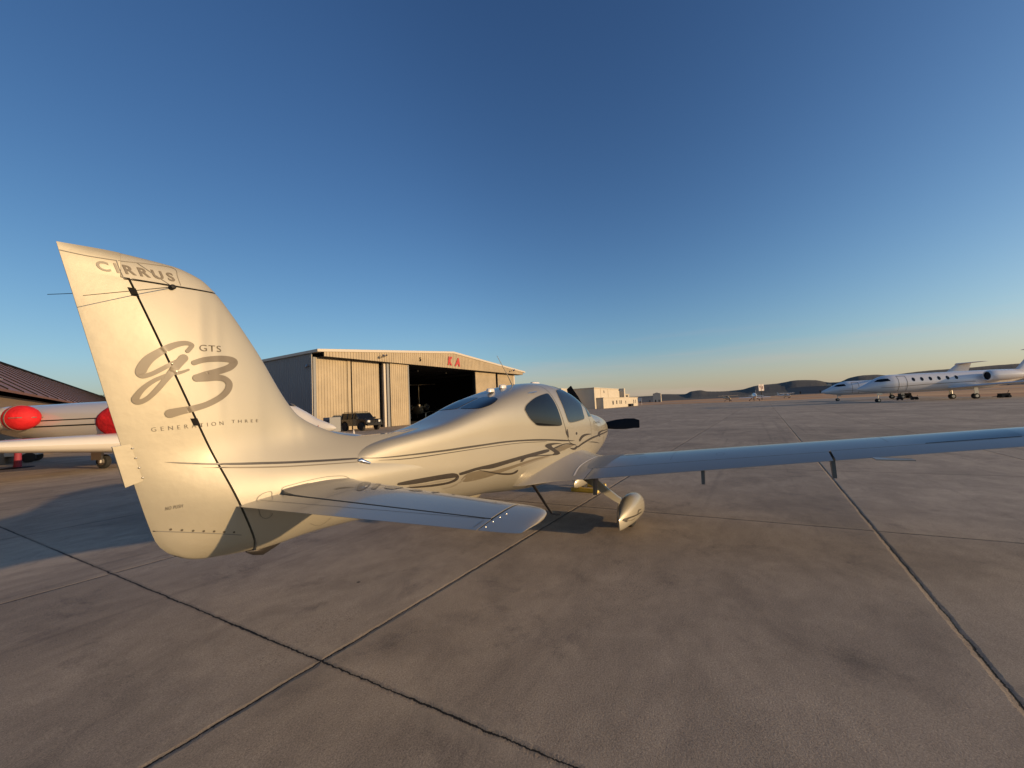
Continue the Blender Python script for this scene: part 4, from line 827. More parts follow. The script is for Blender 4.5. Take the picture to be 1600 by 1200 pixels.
# ------------------------------------------------------------------ white terminal building
wb = empty('white_building', (127, 44, 0)); ORG = Vector(wb.location); tag(wb, 'cream flat-roofed airport building with a lower wing, beyond the propeller', 'building')
M['cream'] = mat('cream_stucco', (.50, .45, .36), .85, noise_amt=.06, nscale=.5)
M['win'] = mat('window_glass', (.03, .035, .04), .1)
b = B(); b.box((104.6,36.7,0), (130,56,6.2)); b.build('main_wall', M['cream'], wb)
b = B(); b.box((104.3,36.5,6.2), (130.2,56.2,6.42)); b.build('roof', M['trim'], wb)
b = B(); b.box((97,44,4.9), (104.6,60,6.5)); b.box((97,44,0), (104.6,60,4.9)); b.build('side_wing', M['cream'], wb)
b = B(); b.box((106.2,34.6,0), (148,36.7,3.15)); b.build('low_wing', M['cream'], wb)
b = B(); b.box((106,34.4,3.15), (148.2,36.8,3.3)); b.build('low_roof', M['trim'], wb)
b = B(); b.box((130,38.5,3.1), (137.5,44,5.9)); b.build('recess', M['cream'], wb)
b = B(); b.box((137.5,36.8,3.1), (139.0,40,6.7)); b.build('chimney', M['cream'], wb)
b = B(); b.box((139.0,37.5,3.1), (147,42,4.5)); b.build('upper_room', M['cream'], wb)
b = B(); b.box((138.8,37.2,4.5), (147.3,42.2,4.65)); b.build('roof', M['trim'], wb)
for x0, x1, z0, z1 in ((115.2,116.4,1.0,2.2),(119.4,120.4,1.1,2.3),(123.2,123.9,1.1,2.3),(125,125.7,1.1,2.3),(130.5,131.1,1.0,2.1),(141.5,142.3,1.0,2.4),(144.4,145,1.0,2.4)):
    b = B(); b.box((x0,34.56,z0), (x1,34.66,z1)); b.build('window', M['win'], wb)
b = B(); b.box((113.4,36.66,4.8), (114,36.75,5.6)); b.build('window', M['win'], wb)
b = B(); b.box((142,37.45,3.6), (145.5,37.55,4.2)); b.build('window', M['win'], wb)
b = B(); b.box((133.8,33.6,0), (137.6,34.55,.95), .1); b.build('bin', M['black'], wb)
for x in (110.4, 117.8):
    b = B(); b.box((x,36.64,3.3), (x+.12,36.74,6.1)); b.build('downpipe', M['siding'], wb)
ORG = Vector((0, 0, 0))
# ------------------------------------------------------------------ brown roofed building on the left
bb = empty('brown_roofed_building', (8, 55, 0)); ORG = Vector(bb.location); tag(bb, 'long low building with a dark brown standing-seam metal roof behind the jet with red covers', 'building')
M['brownroof'] = mat('brown_metal_roof', (.21, .105, .072), .55, noise_amt=.12, nscale=.6)
M['tanwall'] = mat('tan_wall', (.22, .16, .11), .8)
Ra, Rb = Vector((-15.6,9.7,7.0)), Vector((16.2,103.5,7.0)); dr = (Rb-Ra).normalized(); nr = Vector((dr.y,-dr.x,0))
LOW = 3.4; W_ = 4.7
b = B(); V = [Ra, Rb, Rb+nr*W_-Vector((0,0,LOW)), Ra+nr*W_-Vector((0,0,LOW))]; V += [v-Vector((0,0,.12)) for v in V]; b.add(V, [(0,1,2,3),(4,7,6,5),(0,4,5,1),(1,5,6,2),(2,6,7,3),(3,7,4,0)])
V = [Ra, Rb, Rb-nr*W_-Vector((0,0,LOW)), Ra-nr*W_-Vector((0,0,LOW))]; V += [v-Vector((0,0,.12)) for v in V]; b.add(V, [(0,3,2,1),(4,5,6,7),(2,3,7,6),(3,0,4,7),(0,1,5,4),(1,2,6,5)]); b.build('roof', M['brownroof'], bb)
n_ = 40; ln = (Rb-Ra).length
b = B()
for i in range(n_+1):
    p = Ra+dr*(ln*i/n_); q = p+nr*W_-Vector((0,0,LOW)); u = Vector((0,0,.06)); d2 = dr*.035
    b.add([p-d2, p+d2, q+d2, q-d2, p-d2+u, p+d2+u, q+d2+u, q-d2+u], [(0,3,2,1),(4,5,6,7),(0,1,5,4),(1,2,6,5),(2,3,7,6),(3,0,4,7)])
b.build('standing_seams', M['seam'], bb)
b = B(); b.tube([Ra+Vector((0,0,.05)), Rb+Vector((0,0,.05))], .12, 8); b.build('ridge_cap', M['seam'], bb)
b = B()
w0 = [Ra+nr*(W_-.5), Rb+nr*(W_-.5), Rb-nr*(W_-.5), Ra-nr*(W_-.5)]
b.add([Vector((p.x,p.y,0)) for p in w0]+[Vector((p.x,p.y,3.4)) for p in w0], [(0,1,5,4),(1,2,6,5),(2,3,7,6),(3,0,4,7),(4,5,6,7),(0,3,2,1)]); b.add([w0[0]*1, w0[3]*1, Ra-Vector((0,0,.15))], [(0,1,2)]); 
b.build('wall', M['tanwall'], bb)
for t in (.3, .4, .5, .6, .7, .8):
    p = Ra+dr*(ln*t)+nr*(W_-.46); b = B(); b.add([p+dr*s_+Vector((0,0,z-7.0))+nr*k for k in (0,.06) for s_, z in ((-.7,.9),(.7,.9),(.7,1.9),(-.7,1.9))], [(0,1,2,3),(4,7,6,5),(0,4,5,1),(2,6,7,3),(1,5,6,2),(0,3,7,4)]); b.build('window', M['win'], bb)
ORG = Vector((0, 0, 0))
# ------------------------------------------------------------------ jets
def ring_e(x, zc, ry, rz_, n=28): return [Vector((x, ry*cos(2*pi*k/n), zc+rz_*sin(2*pi*k/n))) for k in range(n)]
def jet(loc, az, L, r, zc, paint, label, group=None, name='business_jet', wz=None, engx=None, covers=False, wins=6, winx=6.7, wdx=1.17, gear=9.5, span=10.5, tz=6.2, belly=None, nz=None, stripe=True, ngx=2.4, wroot=3.6, wtc=.12, finx=None):
    t = empty(name, loc, az); tag(t, label, 'jet', group); nz = nz if nz is not None else zc-.45*r
    ns = [(0,nz,.02,.02),(-.1,nz+.01,.11*r,.10*r),(-.35,nz+.03,.24*r,.21*r),(-.9,nz+.08,.42*r,.38*r),(-1.6,lerp(nz,zc,.4),.60*r,.56*r),(-2.4,lerp(nz,zc,.66),.77*r,.78*r),(-3.3,lerp(nz,zc,.9),.91*r,.94*r),(-4.4,zc,r,r)]
    sc_ = L/24; ns = [(a*(.5+.5*sc_), b_, c, d) for a, b_, c, d in ns]
    sec = ns+[(-L*f, zc, r, r) for f in (.3,.4,.5,.58,.65)]+[(-L*.72, zc+.04*r, r*.95, r*.95),(-L*.8, zc+.16*r, r*.80, r*.82),(-L*.88, zc+.34*r, r*.56, r*.60),(-L*.95, zc+.5*r, r*.33, r*.38),(-L, zc+.62*r, .08, .10)]
    xs = [s_[0] for s_ in sec]; b = B(); rg = []
    tab = sorted(sec); N_ = 90
    for i in range(N_+1):
        u = i/N_; x = -L*(u**1.25); rg.append(ring_e(x, *interp(tab, x)))
    b.loft(rg); f = b.build('fuselage', paint, t, True)
    bv = BVHTree.FromPolygons([v.co for v in f.data.vertices], [list(p.vertices) for p in f.data.polygons])
    def on_side(name, poly, m, off, sg):
        V = []
        for x, z in poly:
            hit = bv.ray_cast(Vector((x, 9*sg, z)), Vector((0, -sg, 0)))[0]; V.append(hit if hit else Vector((x, 0, z)))
        P, Fc = outline(V); return snap_mesh(name, P, Fc, m, f, [bv], off, .25, 4)
    for sg in (1, -1):
        for k in range(wins):
            x = -winx-wdx*k; z = zc+.36*r; on_side('cabin_window', [(x+.2*cos(a)*.9, z+.26*sin(a)) for a in [2*pi*i/14 for i in range(14)]], M['glass'], .012, sg)
        kx = .5+.5*sc_; z0 = zc+.30*r
        on_side('cockpit_window', [(-1.75*kx-.2,z0-.02),(-2.1*kx-.3,z0+.22*r),(-3.3*kx-.2,z0+.30*r),(-3.5*kx-.2,z0+.02),(-2.6*kx,z0-.06)], M['glass'], .014, sg)
        if stripe: on_side('stripe', [(-2.5*kx,zc-.36*r),(-L*.35,zc-.2*r),(-L*.62,zc-.12*r),(-L*.62,zc-.17*r),(-L*.35,zc-.25*r),(-2.5*kx,zc-.40*r)], M['olive'], .01, sg)
    dx = -4.4*(.5+.5*sc_)-.2
    for a, b_ in (((dx,zc+.78*r),(dx,zc-.8*r)),((dx-.95,zc+.78*r),(dx-.95,zc-.8*r)),((dx,zc+.78*r),(dx-.95,zc+.78*r))):
        w2 = .028; px_ = (b_[1]-a[1] != 0); n5 = 8
        A_ = [(lerp(a[0],b_[0],k/n5)+(w2 if px_ else 0), lerp(a[1],b_[1],k/n5)+(0 if px_ else w2)) for k in range(n5+1)]; B_ = [(lerp(a[0],b_[0],k/n5)-(w2 if px_ else 0), lerp(a[1],b_[1],k/n5)-(0 if px_ else w2)) for k in range(n5+1)]
        on_side('door_seam', A_+B_[::-1], M['seamg'], .012, 1)
    wz = wz if wz is not None else zc-.72*r
    wx = -gear+wroot*.62
    for sg in (1, -1):
        b = B(); rg = []
        for a, ch, xo, dz in ((.0,wroot*1.25,.5,-.05),(r*.9,wroot,.0,0),(r*1.6,wroot*.86,-.28*r,.04),(span*.45,wroot*.62,-span*.16,span*.022),(span*.92,wroot*.33,-span*.42,span*.05),(span*.955,wroot*.30,-span*.445,span*.062),(span*.985,wroot*.27,-span*.47,span*.09),(span,wroot*.17,-span*.50,span*.155)):
            xl = wx+xo; rg.append(wsec(sg*a, xl, xl-ch, wz+dz, wz+dz-.02, tc=wtc if a < span*.5 else .12, n=10))
        b.loft(rg); b.build('wing', paint, t, True)
        b = B(); ex = engx if engx is not None else -L*.70; ez = zc+.34*r; ey = sg*(r+.62*r*.62); er = .56*r; el = 3.2*r
        prof = [(-.0,er*.72),(.06,er*.80),(.02,er*.88),(-.12,er*.97),(-.5*el*.4,er),(-.55*el,er*.94),(-.85*el,er*.72),(-el,er*.56),(-el+.12,er*.5)]
        n = 24; b.loft([[Vector((ex+h*1, ey+q*cos(2*pi*k/n), ez+q*sin(2*pi*k/n))) for k in range(n)] for h, q in prof], False)
        en = b.build('engine', paint, t, True)
        b = B(); b.cyl((ex-.10, ey, ez), (ex-.3, ey, ez), er*.76, 24); b.cyl((ex-el+.14,ey,ez), (ex-el+.3,ey,ez), er*.49, 20); b.build('engine_fan', M['black'], en)
        b = B(); b.box((ex-el*.75, min(sg*r*.7, ey), ez-.06), (ex-el*.2, max(sg*r*.7, ey), ez+.06), .03); b.build('pylon', paint, en)
        if covers:
            b = B(); b.lathe((ex-.22, ey, ez), (1,0,0), [(0,er*1.03),(.16,er*1.05),(.34,er*1.0),(.52,er*.85),(.66,er*.6),(.74,er*.3),(.76,.0)], 24); cv = b.build('engine_cover', M['red'], en, True)
            b = B(); b.lathe((ex-.10, ey, ez), (1,0,0), [(0,er*1.06),(.0,er*1.075),(.05,er*1.075),(.05,er*1.06)], 24); b.tube([(ex+.1,ey+er*1.0,ez),(ex+.36,ey+er*.84,ez),(ex+.555,ey,ez),(ex+.36,ey-er*.84,ez),(ex+.1,ey-er*1.0,ez)], .018, 6); b.build('strap', M['seamg'], cv)
    # fin and tailplane
    b = B(); fx = finx or -L*.80; rg = []
    for z, xl, ch in ((zc+.4*r,0.9,4.3),(zc+.85*r,0,4.0),(lerp(zc+.85*r,tz,.5),-1.35,3.0),(tz,-2.7,2.1)):
        s2 = sc_; rg.append([Vector((fx+(xl-fr*ch)*s2, th_, z)) for fr, th_ in [(q.x, q.z) for q in [Vector((ff, 0, hh)) for ff, hh in afoil(8, 0, 1, .10, 0)]]])
        rg[-1] = [Vector((p.x, p.y*ch*s2, p.z)) for p in rg[-1]]
    b.loft(rg); fn = b.build('tail_fin', paint, t, True)
    for sg in (1, -1):
        b = B(); b.loft([wsec(sg*a, fx+(-2.5-.55*a)*sc_, fx+(-2.5-.55*a-ch)*sc_, tz+.02, tz+.0, tc=.10, camb=0, n=8) for a, ch in ((.0,2.3),(.15,2.2),(3.4*sc_,1.15),(3.6*sc_,.7))]); b.build('tailplane', paint, t, True)
    # gear
    wr = .30 if r > 1 else .24
    def whl(x, y, rr, parent): 
        b = B(); b.lathe((x, y-.09, rr), (0,1,0), [(0,.55*rr),(.0,.85*rr),(.04,rr),(.14,rr),(.18,.85*rr),(.18,.55*rr)], 20); wl = b.build('wheel', M['rubber'], parent, True)
        b = B(); b.cyl((x, y-.095, rr), (x, y+.095, rr), rr*.52, 16); b.build('rim', M['steel'], wl)
    b = B(); b.cyl((-ngx,0,wr), (-ngx-.1,0,zc-.6*r), .06, 10); b.box((-ngx-.04,-.1,wr-.04), (-ngx+.04,.1,wr+.1)); b.box((-ngx-.5,.16,zc-1.15*r), (-ngx+.1,.20,zc-.8*r)); g_ = b.build('nose_gear', M['steel'], t)
    whl(-ngx, 0 if r < 1 else .16, wr*.85, t)
    if r > 1: whl(-ngx, -.16, wr*.85, t)
    for sg in (1, -1):
        b = B(); gy = sg*(r*1.35); b.cyl((-gear,gy,wr), (-gear+.05,gy,wz+.1), .08, 10); b.box((-gear-.22,gy+sg*.12,wr+.12), (-gear+.22,gy+sg*.16,wz)); b.build('main_gear', M['steel'], t)
        whl(-gear, gy+.12, wr*1.15, t)
        if r > 1: whl(-gear, gy-.18, wr*1.15, t)
    return t, f, bv
def nudge(x, y, d): return (x, y, d)
jA, fA, bvA = jet((1.7,11.6,0), atan2(-.891,.454), 17.5, .86, 1.86, M['jet'], 'small cream business jet with red engine covers behind the tall tail, at far left', wins=3, winx=4.6, wdx=.7, gear=9.0, span=6.6, tz=4.3, engx=-12.4, covers=True, nz=1.15, wz=.93, wtc=.30, finx=-16.2, stripe=False, ngx=1.9, wroot=2.9)
# red fabric hull cover and cheat lines on the near jet
ORG = Vector((0, 0, 0))
b = B(); tabA = None
rg = []
for i5 in range(16):
    n = 40; q = []
    for k in range(n):
        a = 2*pi*k/n; c_, s_ = cos(a), sin(a); drop = .0
        x = -9.6+.16*i5+(.75*abs(s_)**2.2)*(1-i5/16); rr = .90+.05*sin(9*a)*sin(i5*.9)*.4+(.03 if 0 < i5 < 15 else -.03)
        q.append(Vector((x, rr*c_, 1.86+rr*s_)))
    rg.append(q)
b.loft([[p for p in r_] for r_ in rg]); cov = b.build('hull_cover', M['red'], jA, True)
cov.location = (0, 0, 0)
for z0, z1, m_ in ((1.98,2.02,'seam'),(1.74,1.79,'seam')):
    for sg in (-1,):
        V = []
        pl = [(-2.9,z0),(-13.2,z0),(-13.2,z1),(-2.9,z1)]
        A_ = [(lerp(-2.9,-13.2,k/24), z0) for k in range(25)]+[(lerp(-13.2,-2.9,k/24), z1) for k in range(25)]
        for x, z in A_:
            h = bvA.ray_cast(Vector((x, 9*sg, z)), Vector((0, -sg, 0)))[0]; V.append(h if h else Vector((x, 0, z)))
        P, Fc = outline(V); snap_mesh('cheat_line', P, Fc, M['seam'], fA, [bvA], .012, .3, 4)
b = B(); b.loft([ring_e(x, z, ry, rz_, 28) for x, z, ry, rz_ in ((-5.6,1.15,.05,.05),(-6.0,1.12,.5,.3),(-7,1.05,.85,.42),(-9.2,1.02,.9,.46),(-10.6,1.12,.6,.34),(-11.6,1.25,.08,.08))]); b.build('belly_fairing', M['jet'], jA, True)
for x, z, zz_ in ((-.6,1.5,.9),(-1.15,1.75,1.1),(-1.75,1.95,1.25)):
    b = B(); b.tube([(x-.05,-.12,z-.05),(x+.05,-.36,z-.28),(x-.1,-.38,z-.42),(x-.25,-.42,z-.3),(x-.12,-.5,zz_-.2)], .012, 6); b.build('cover_cord', M['orange'], jA, True)
JB = dict(L=24, r=1.24, zc=2.42, wins=6)
jB, fB, bvB = jet((63.0,-15.6,0), R(109.9), 20.5, 1.24, 2.42, M['jetc'], 'large white business jet with six cabin windows, nearer of the two parked at right', 'business jets parked at the right', engx=-13.6, gear=12.2, winx=6.0, wdx=.95, finx=-18.0)
jC = jet((84.4,-14.3,0), R(100.5), 21.2, 1.24, 2.30, M['jetc'], 'white business jet parked just behind the nearer one, its nose showing first', 'business jets parked at the right', wins=0, gear=11.0, tz=5.5)[0]
for ch in list(jC.children): pass
jD = jet((54.5,59.5,.02), R(46), 19, 1.05, 2.1, mat('dim_jet_paint', (.62,.55,.42), .3, 0, .5), 'dark business jet seen tail-on inside the open hangar', wins=0, gear=9, tz=6.3)[0]
# ------------------------------------------------------------------ small far aircraft
def light_plane(loc, az, m, label, high=True, sc=1):
    t = empty('light_plane', loc, az, sc); tag(t, label, 'aeroplane', 'small planes parked far off')
    b = B(); b.loft([ring_e(x, z, ry, rz_, 16) for x, z, ry, rz_ in ((0,1.1,.12,.12),(-.15,1.12,.35,.32),(-1.1,1.2,.5,.5),(-1.8,1.4,.56,.72),(-3.2,1.42,.54,.70),(-4.6,1.3,.3,.38),(-7.6,1.3,.06,.12))]); b.build('fuselage', m, t, True)
    for sg in (1, -1):
        z = 2.12 if high else .85
        b = B(); b.loft([wsec(sg*a, -1.7, -1.7-ch, z+.1*a*.15, z+.1*a*.15, n=8) for a, ch in ((.2,1.6),(2.0,1.5),(3.4,1.1),(3.55,.8))]); b.build('wing', m, t, True)
        b = B(); b.loft([wsec(sg*a, -6.6-.1*a, -7.6, 1.35, 1.35, tc=.08, n=6) for a in (.05,1.6)]); b.build('tailplane', m, t, True)
        b = B(); b.cyl((-2.3,sg*.4,.9), (-2.3,sg*1.1,.25), .05, 8); b.lathe((-2.3,sg*1.1-.08,.22), (0,1,0), [(0,.12),(.02,.2),(.14,.2),(.16,.12)], 14); b.build('landing_gear', M['rubber'], t)
    b = B(); b.loft([[Vector((x, y, z)) for x, y in ((xl,0),(xl-.2,.05),(xt,.01),(xt,-.01),(xl-.2,-.05))] for z, xl, xt in ((1.3,-6.0,-7.6),(2.0,-6.9,-7.75),(2.7,-7.3,-7.85))]); b.build('tail_fin', m, t)
    b = B(); b.box((-1.62,-.5,1.5), (-2.9,.5,2.0), .1); b.build('cabin_glass', M['glass'], t)
    b = B(); b.box((.02,-.08,.2), (.06,.08,2.0), .01); b.build('propeller', M['black'], t)
    b = B(); b.cyl((-.6,0,.9), (-.6,0,.2), .05, 8); b.lathe((-.6,-.07,.2), (0,1,0), [(0,.12),(.02,.2),(.12,.2),(.14,.12)], 14); b.build('nose_gear', M['rubber'], t)
    return t
light_plane((160,3.6,0), R(200), mat('tan_plane_paint', (.45,.36,.24), .5), 'small tan light plane at the far edge, left of the tail-on white one')
light_plane((145,-3.9,0), R(4), M['jet'], 'white light plane seen tail-on, beside the far billboard', False, 1.25)
light_plane((205,-18.2,0), R(215), M['jet'], 'tiny white high-wing plane far off between the billboard and the big jets')
# signs
t = empty('billboard', (181,-7,0), R(42)); tag(t, 'pale square sign board on a dark post at the far edge of the apron', 'sign')
b = B(); b.cyl((0,0,0), (0,0,6.3), .14, 10); b.build('post', M['black'], t)
b = B(); b.box((-.1,-1.25,3.6), (.0,1.25,6.3), .03); bd = b.build('board', mat('board_paint', (.62,.57,.54), .7), t)
b = B(); b.box((-.13,-.8,4.4), (-.11,-.3,5.5)); b.box((-.13,-.1,4.3), (-.11,.2,5.0)); b.box((-.13,.35,4.9), (-.11,.75,5.7)); b.build('emblem', mat('sign_red_grey', (.22,.10,.09), .7), bd)
t = empty('post_sign', (165.4,37.9,0)); tag(t, 'small white sign panel on twin posts at the right end of the cream building', 'sign')
for y in (-.7, .7):
    b = B(); b.cyl((0,y,0), (0,y,2.0), .07, 8); b.build('post', M['jet'], t)
b = B(); b.box((-.06,-.9,1.6), (.06,.9,3.1), .02); b.build('panel', M['jet'], t)
# far buildings
def shed(loc, az, w_, d, h, m, label, name='far_building', rise=1, roofm=None):
    t = empty(name, loc, az); tag(t, label, 'building')
    b = B(); b.box((-d/2,-w_/2,0), (d/2,w_/2,h)); b.build('wall', m, t)
    b = B(); b.loft([[Vector((x, -w_/2-.2, h+.01)), Vector((x, 0, h+rise)), Vector((x, w_/2+.2, h+.01))] for x in (-d/2-.3, d/2+.3)]); b.build('roof', roofm or M['trim'], t)
    for k in (-.25, .2):
        b = B(); b.box((-d/2-.08, w_*k-.6, 0), (-d/2+.02, w_*k+.6, min(2.6, h*.5))); b.build('door', M['win'], t)
    return t
shed((462,87.8,-.1), R(8), 8.4, 12, 9.4, M['cream'], 'tan far building with a rounded roof, on the skyline beyond the cream building', rise=1.4, roofm=M['cream'])
shed((526,116,-.1), R(10), 26, 14, 7.2, M['siding_grey'], 'long grey shed low on the skyline, beside the tan far building', rise=.8, roofm=M['siding_grey'])
shed((515,-57.4,1.5), R(-8), 37, 16, 7.0, mat('blue_grey_siding', (.13,.15,.17), .7), 'long blue-grey far hangar below the hills at right', rise=.8, roofm=M['siding_grey'])
shed((520,-75.2,1.5), R(-8), 3.6, 8, 9.0, M['cream'], 'narrow tan block standing in for the sunlit right end of the long far hangar', rise=.4, roofm=M['cream'])  # separate cream block paints the sunlight on that hangar's end
# ------------------------------------------------------------------ off-road car at the hangar
car = empty('off_road_car', (18.65,31.9,0), R(-94)); tag(car, 'dark grey boxy off-road car with roof rack and bull bar, parked before the hangar', 'car')
M['carp'] = mat('car_grey_paint', (.022,.025,.028), .25, .3, .8)
b = B()
def prism(b, prof, y0, y1, taper=0):
    n = len(prof); b.loft([[Vector((x, y, z)) for x, z in prof] for y in (y0, y1)]); return b
prism(b, [(-2.3,.55),(-2.32,1.08),(-2.2,1.16),(1.0,1.18),(2.1,1.12),(2.2,1.0),(2.2,.6),(1.95,.52),(1.9,.85),(1.55,1.0),(1.15,.98),(.85,.75),(.8,.5),(-.95,.5),(-1.0,.75),(-1.3,.98),(-1.7,1.0),(-2.0,.8),(-2.05,.55)], -.92, .92); b.build('body', M['carp'], car)
b = B(); b.loft([[Vector((x, y*k, z)) for x, y in ((xb,-w2),(xf,-w2),(xf,w2),(xb,w2))] for z, xb, xf, w2, k in ((1.17,-2.2,.98,.88,1),(1.75,-2.12,.35,.78,1))]); cb = b.build('cabin', M['glass'], car)
b = B(); b.loft([[Vector((x, y, z)) for x, y in ((-2.15,-.79),(.40,-.79),(.40,.79),(-2.15,.79))] for z in (1.75,1.83)]); b.build('roof', M['carp'], car)
for x in (-2.12, -1.15, -.25):
    for sg in (-1, 1):
        b = B(); b.tube([(x, sg*.90, 1.17), (x+.03, sg*.80, 1.77)], .045, 6); b.build('pillar', M['carp'], car)
for sg in (-1, 1):
    b = B(); b.tube([(.99, sg*.86, 1.17), (.37, sg*.78, 1.77)], .04, 6); b.build('pillar', M['carp'], car)
    b = B(); b.box((2.15,sg*.62-.14,.82), (2.24,sg*.62+.14,1.04), .03); b.build('headlight', mat('headlight_lens', (.8,.8,.75), .1), car)
    b = B(); b.box((.75,sg*.95,1.2), (.9,sg*1.15,1.36), .03); b.build('mirror', M['black'], car)
    for x in (-1.5, 1.4):
        b = B(); b.lathe((x,sg*.86-.14,.42), (0,1,0), [(0,.26),(0,.38),(.04,.42),(.24,.42),(.28,.38),(.28,.26)], 26); wl = b.build('wheel', M['rubber'], car, True)
        b = B(); b.cyl((x,sg*.86-.12,.42), (x,sg*.86+.12,.42), .25, 18); b.build('rim', M['steel'], wl)
b = B(); b.box((2.2,-.9,.5), (2.42,.9,.72), .04); b.build('bumper', M['black'], car)
b = B(); b.box((2.17,-.46,.80), (2.235,.46,1.04), .02); b.build('grille', M['black'], car)
b = B(); b.tube([(2.4,-.6,.7),(2.46,-.58,1.12),(2.46,.58,1.12),(2.4,.6,.7)], .035, 8); b.tube([(2.44,-.2,.7),(2.46,-.2,1.12)], .03, 8); b.tube([(2.44,.2,.7),(2.46,.2,1.12)], .03, 8); b.build('bull_bar', M['black'], car, True)
b = B(); [b.tube([(-2.0,y,1.92),(.2,y,1.92)], .025, 6) for y in (-.65,.65)]; [b.tube([(x,-.65,1.92),(x,.65,1.92)], .02, 6) for x in (-1.9,-1.3,-.7,-.1)]; [b.tube([(x,y,1.8),(x,y,1.92)], .02, 6) for x in (-1.9,-.1) for y in (-.65,.65)]; b.build('roof_rack', M['black'], car)
b = B(); b.lathe((-2.34,0,1.0), (-1,0,0), [(0,.3),(.05,.38),(.2,.38),(.24,.3)], 22); b.build('spare_wheel', M['rubber'], car, True)
# grey utility cabinet by the hangar door
t = empty('utility_cabinet', (15.3,31.9,0), R(-8)); tag(t, 'grey metal cabinet on the ground left of the dark off-road car', 'cabinet')
b = B(); b.box((-.55,-.65,.1), (.55,.65,1.5), .04); bo = b.build('body', M['siding_grey'], t)
b = B(); [b.box((-.58,-.5,.3+.14*k), (-.54,.5,.36+.14*k)) for k in range(7)]; b.build('louvres', M['seam'], bo)
b = B(); b.box((-.6,-.7,0), (.6,.7,.1)); b.build('plinth', M['black'], t)
# cone
M['cone'] = mat('cone_plastic', (.55,.50,.44), .5); M['coneo'] = mat('cone_orange', (.7,.16,.03), .5)
t = empty('traffic_cone', (12.4,24.8,0)); tag(t, 'small white-collared traffic cone on the apron before the off-road car', 'cone')
b = B(); b.box((-.16,-.16,0), (.16,.16,.03), .01); b.build('base', M['coneo'], t)
b = B(); b.lathe((0,0,.03), (0,0,1), [(0,.12),(.42,.03),(.44,.0)], 18); b.build('cone_body', M['cone'], t, True)
# chocks
def chock(loc, az, label):
    t = empty('wheel_chock', loc, az); tag(t, label, 'chock', 'yellow chocks at the nose wheel')
    b = B(); b.loft([[Vector((x, y, z)) for x, z in ((-.05,0),(-.055,.02),(-.02,.075),(.02,.075),(.055,.02),(.05,0))] for y in (-.26,.26)]); b.build('block', M['yellow'], t)
    for y in (-.262, .262):
        b = B(); b.box((-.04,y-.002,.01), (.04,y+.002,.06)); b.build('end_face', mat('chock_end', (.75,.6,.2), .6), t)
chock((-1.21,-.12,0), R(0), 'yellow rubber chock behind the nose wheel, nearer of the pair')
chock((-.72,-.10,0), R(0), 'yellow rubber chock ahead of the nose wheel, farther of the pair')
# red post and tug at far left
t = empty('warning_post', (-4.7,25.0,0)); tag(t, 'red warning post on a flat black base under the wing of the covered jet', 'post')
b = B(); b.lathe((0,0,.04), (0,0,1), [(0,.14),(.1,.12),(1.05,.10),(1.1,.06),(1.11,0)], 16); b.build('post', mat('faded_crimson', (.26,.03,.06), .7), t, True)
b = B(); b.lathe((0,0,0), (0,0,1), [(0,.5),(.03,.48),(.05,.3),(.05,.0)], 20); b.build('base', M['black'], t)
t = empty('ground_power_cart', (-4.5,29.6,0), R(-20)); tag(t, 'white ground power cart on small wheels beneath the covered jet', 'cart')
b = B(); b.box((-.3,-.6,.35), (1.2,.6,1.25), .08); b.build('body', M['jet'], t)
b = B(); b.loft([[Vector((x, y, z)) for x, z in ((-1.0,.35),(-1.0,.7),(-.3,1.2),(-.3,.35))] for y in (-.5,.5)]); b.build('hood', M['jet'], t)
for x in (-.8,.9):
    for y in (-.6,.6):
        b = B(); b.lathe((x,y-.08,.25), (0,1,0), [(0,.15),(.02,.25),(.14,.25),(.16,.15)], 16); b.build('wheel', M['rubber'], t, True)
b = B(); b.tube([(-1.0,0,.35),(-2.2,0,.2)], .04, 8); b.build('tow_bar', M['black'], t)
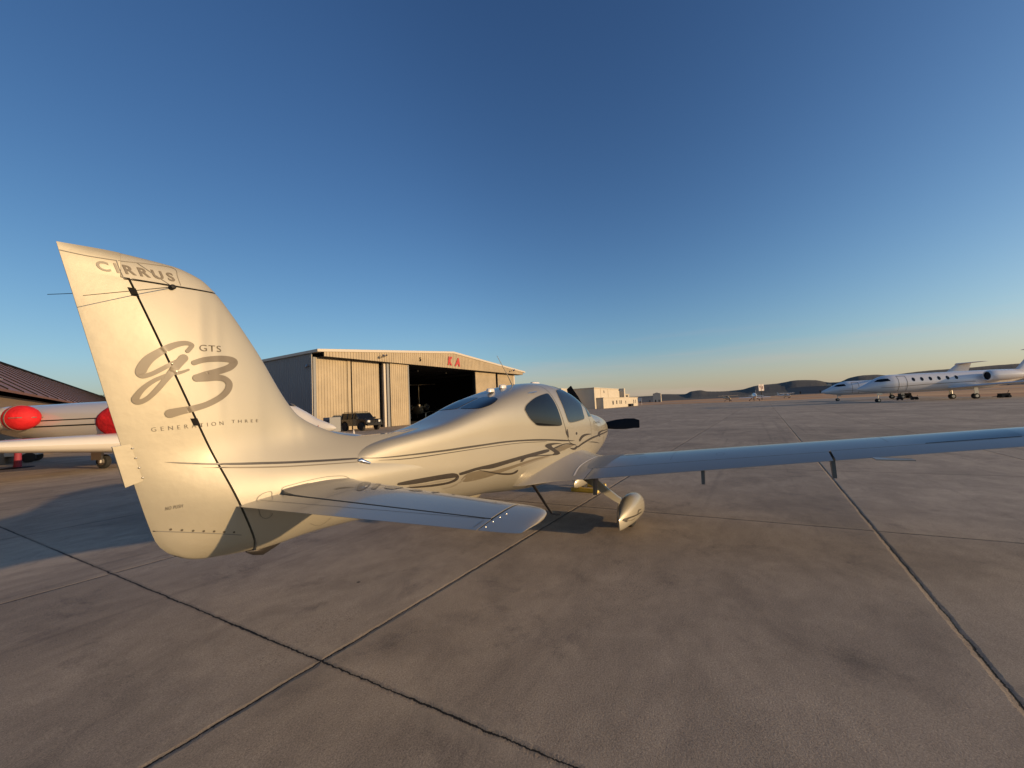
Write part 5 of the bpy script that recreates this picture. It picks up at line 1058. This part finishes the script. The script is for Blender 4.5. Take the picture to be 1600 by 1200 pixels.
# ground equipment round the far jets
def gear_box(loc, az, label, s_=1):
    t = empty('ground_equipment', loc, az, s_); tag(t, label, 'equipment', 'dark equipment on the ground by the far jets')
    b = B(); b.box((-.5,-.35,.18), (.5,.35,.6), .05); b.build('body', M['black'], t)
    b = B(); b.tube([(.5,0,.3),(1.2,0,.15)], .03, 6); b.tube([(-.4,0,.6),(-.55,0,1.0)], .03, 6); b.build('handle', M['black'], t)
    for x in (-.35,.35):
        b = B(); b.lathe((x,-.45,.17), (0,1,0), [(0,.17),(.9,.17)], 14); b.build('wheel', M['rubber'], t)
gear_box((88,-26.5,0), R(100), 'dark tow unit between the two big jets under the nearer fuselage', 1.5)
gear_box((72,-22.0,0), R(80), 'low dark cart under the cabin windows of the nearer big jet', .7)
gear_box((72,-23.6,0), R(95), 'low dark cart under the middle windows of the nearer big jet', .7)
gear_box((66,-33.4+3.2,0), R(100), 'small dark cart alone on the apron behind the nearer big jet', .9)
# tree behind the brown roof
def tree(loc, h, r, label):
    t = empty('shade_tree', loc); tag(t, label, 'tree'); rnd = random.Random(3)
    b = B(); b.tube([(0,0,0),(.1,0,h*.3),(0,.1,h*.6)], [.35,.25,.12], 10); [b.tube([(0,0,h*.45),(r*.5*cos(a),r*.5*sin(a),h*.75)], [.12,.04], 6) for a in (0,1.3,2.6,3.9,5.2)]; b.build('trunk', mat('bark', (.10,.075,.055), .9), t)
    V = []; Fc = []
    for i in range(2600):
        a = rnd.uniform(0, 2*pi); u = rnd.uniform(-1, 1); q = rnd.random()**.4; cl = 1+.25*sin(3*a)+.2*sin(5*u+a)
        p = Vector((r*q*cl*sqrt(1-u*u)*cos(a), r*q*cl*sqrt(1-u*u)*sin(a), h*.68+h*.32*q*u)); s_ = rnd.uniform(.12,.26)
        d1 = Vector((rnd.gauss(0,1), rnd.gauss(0,1), rnd.gauss(0,1))).normalized(); d2 = d1.orthogonal().normalized(); n = len(V); V += [p+d1*s_, p+d2*s_*.6, p-d1*s_, p-d2*s_*.6]; Fc.append((n, n+1, n+2, n+3))
    ob('crown', V, Fc, mat('leaves', (.045,.06,.025), .8), t, recalc=False)
tree((22,131,0), 9.3, 3.2, 'dark leafy tree showing just above the brown roof')
tree((31,133,0), 9.8, 3.4, 'second dark tree to the right of the first, hidden mostly by the tall tail')
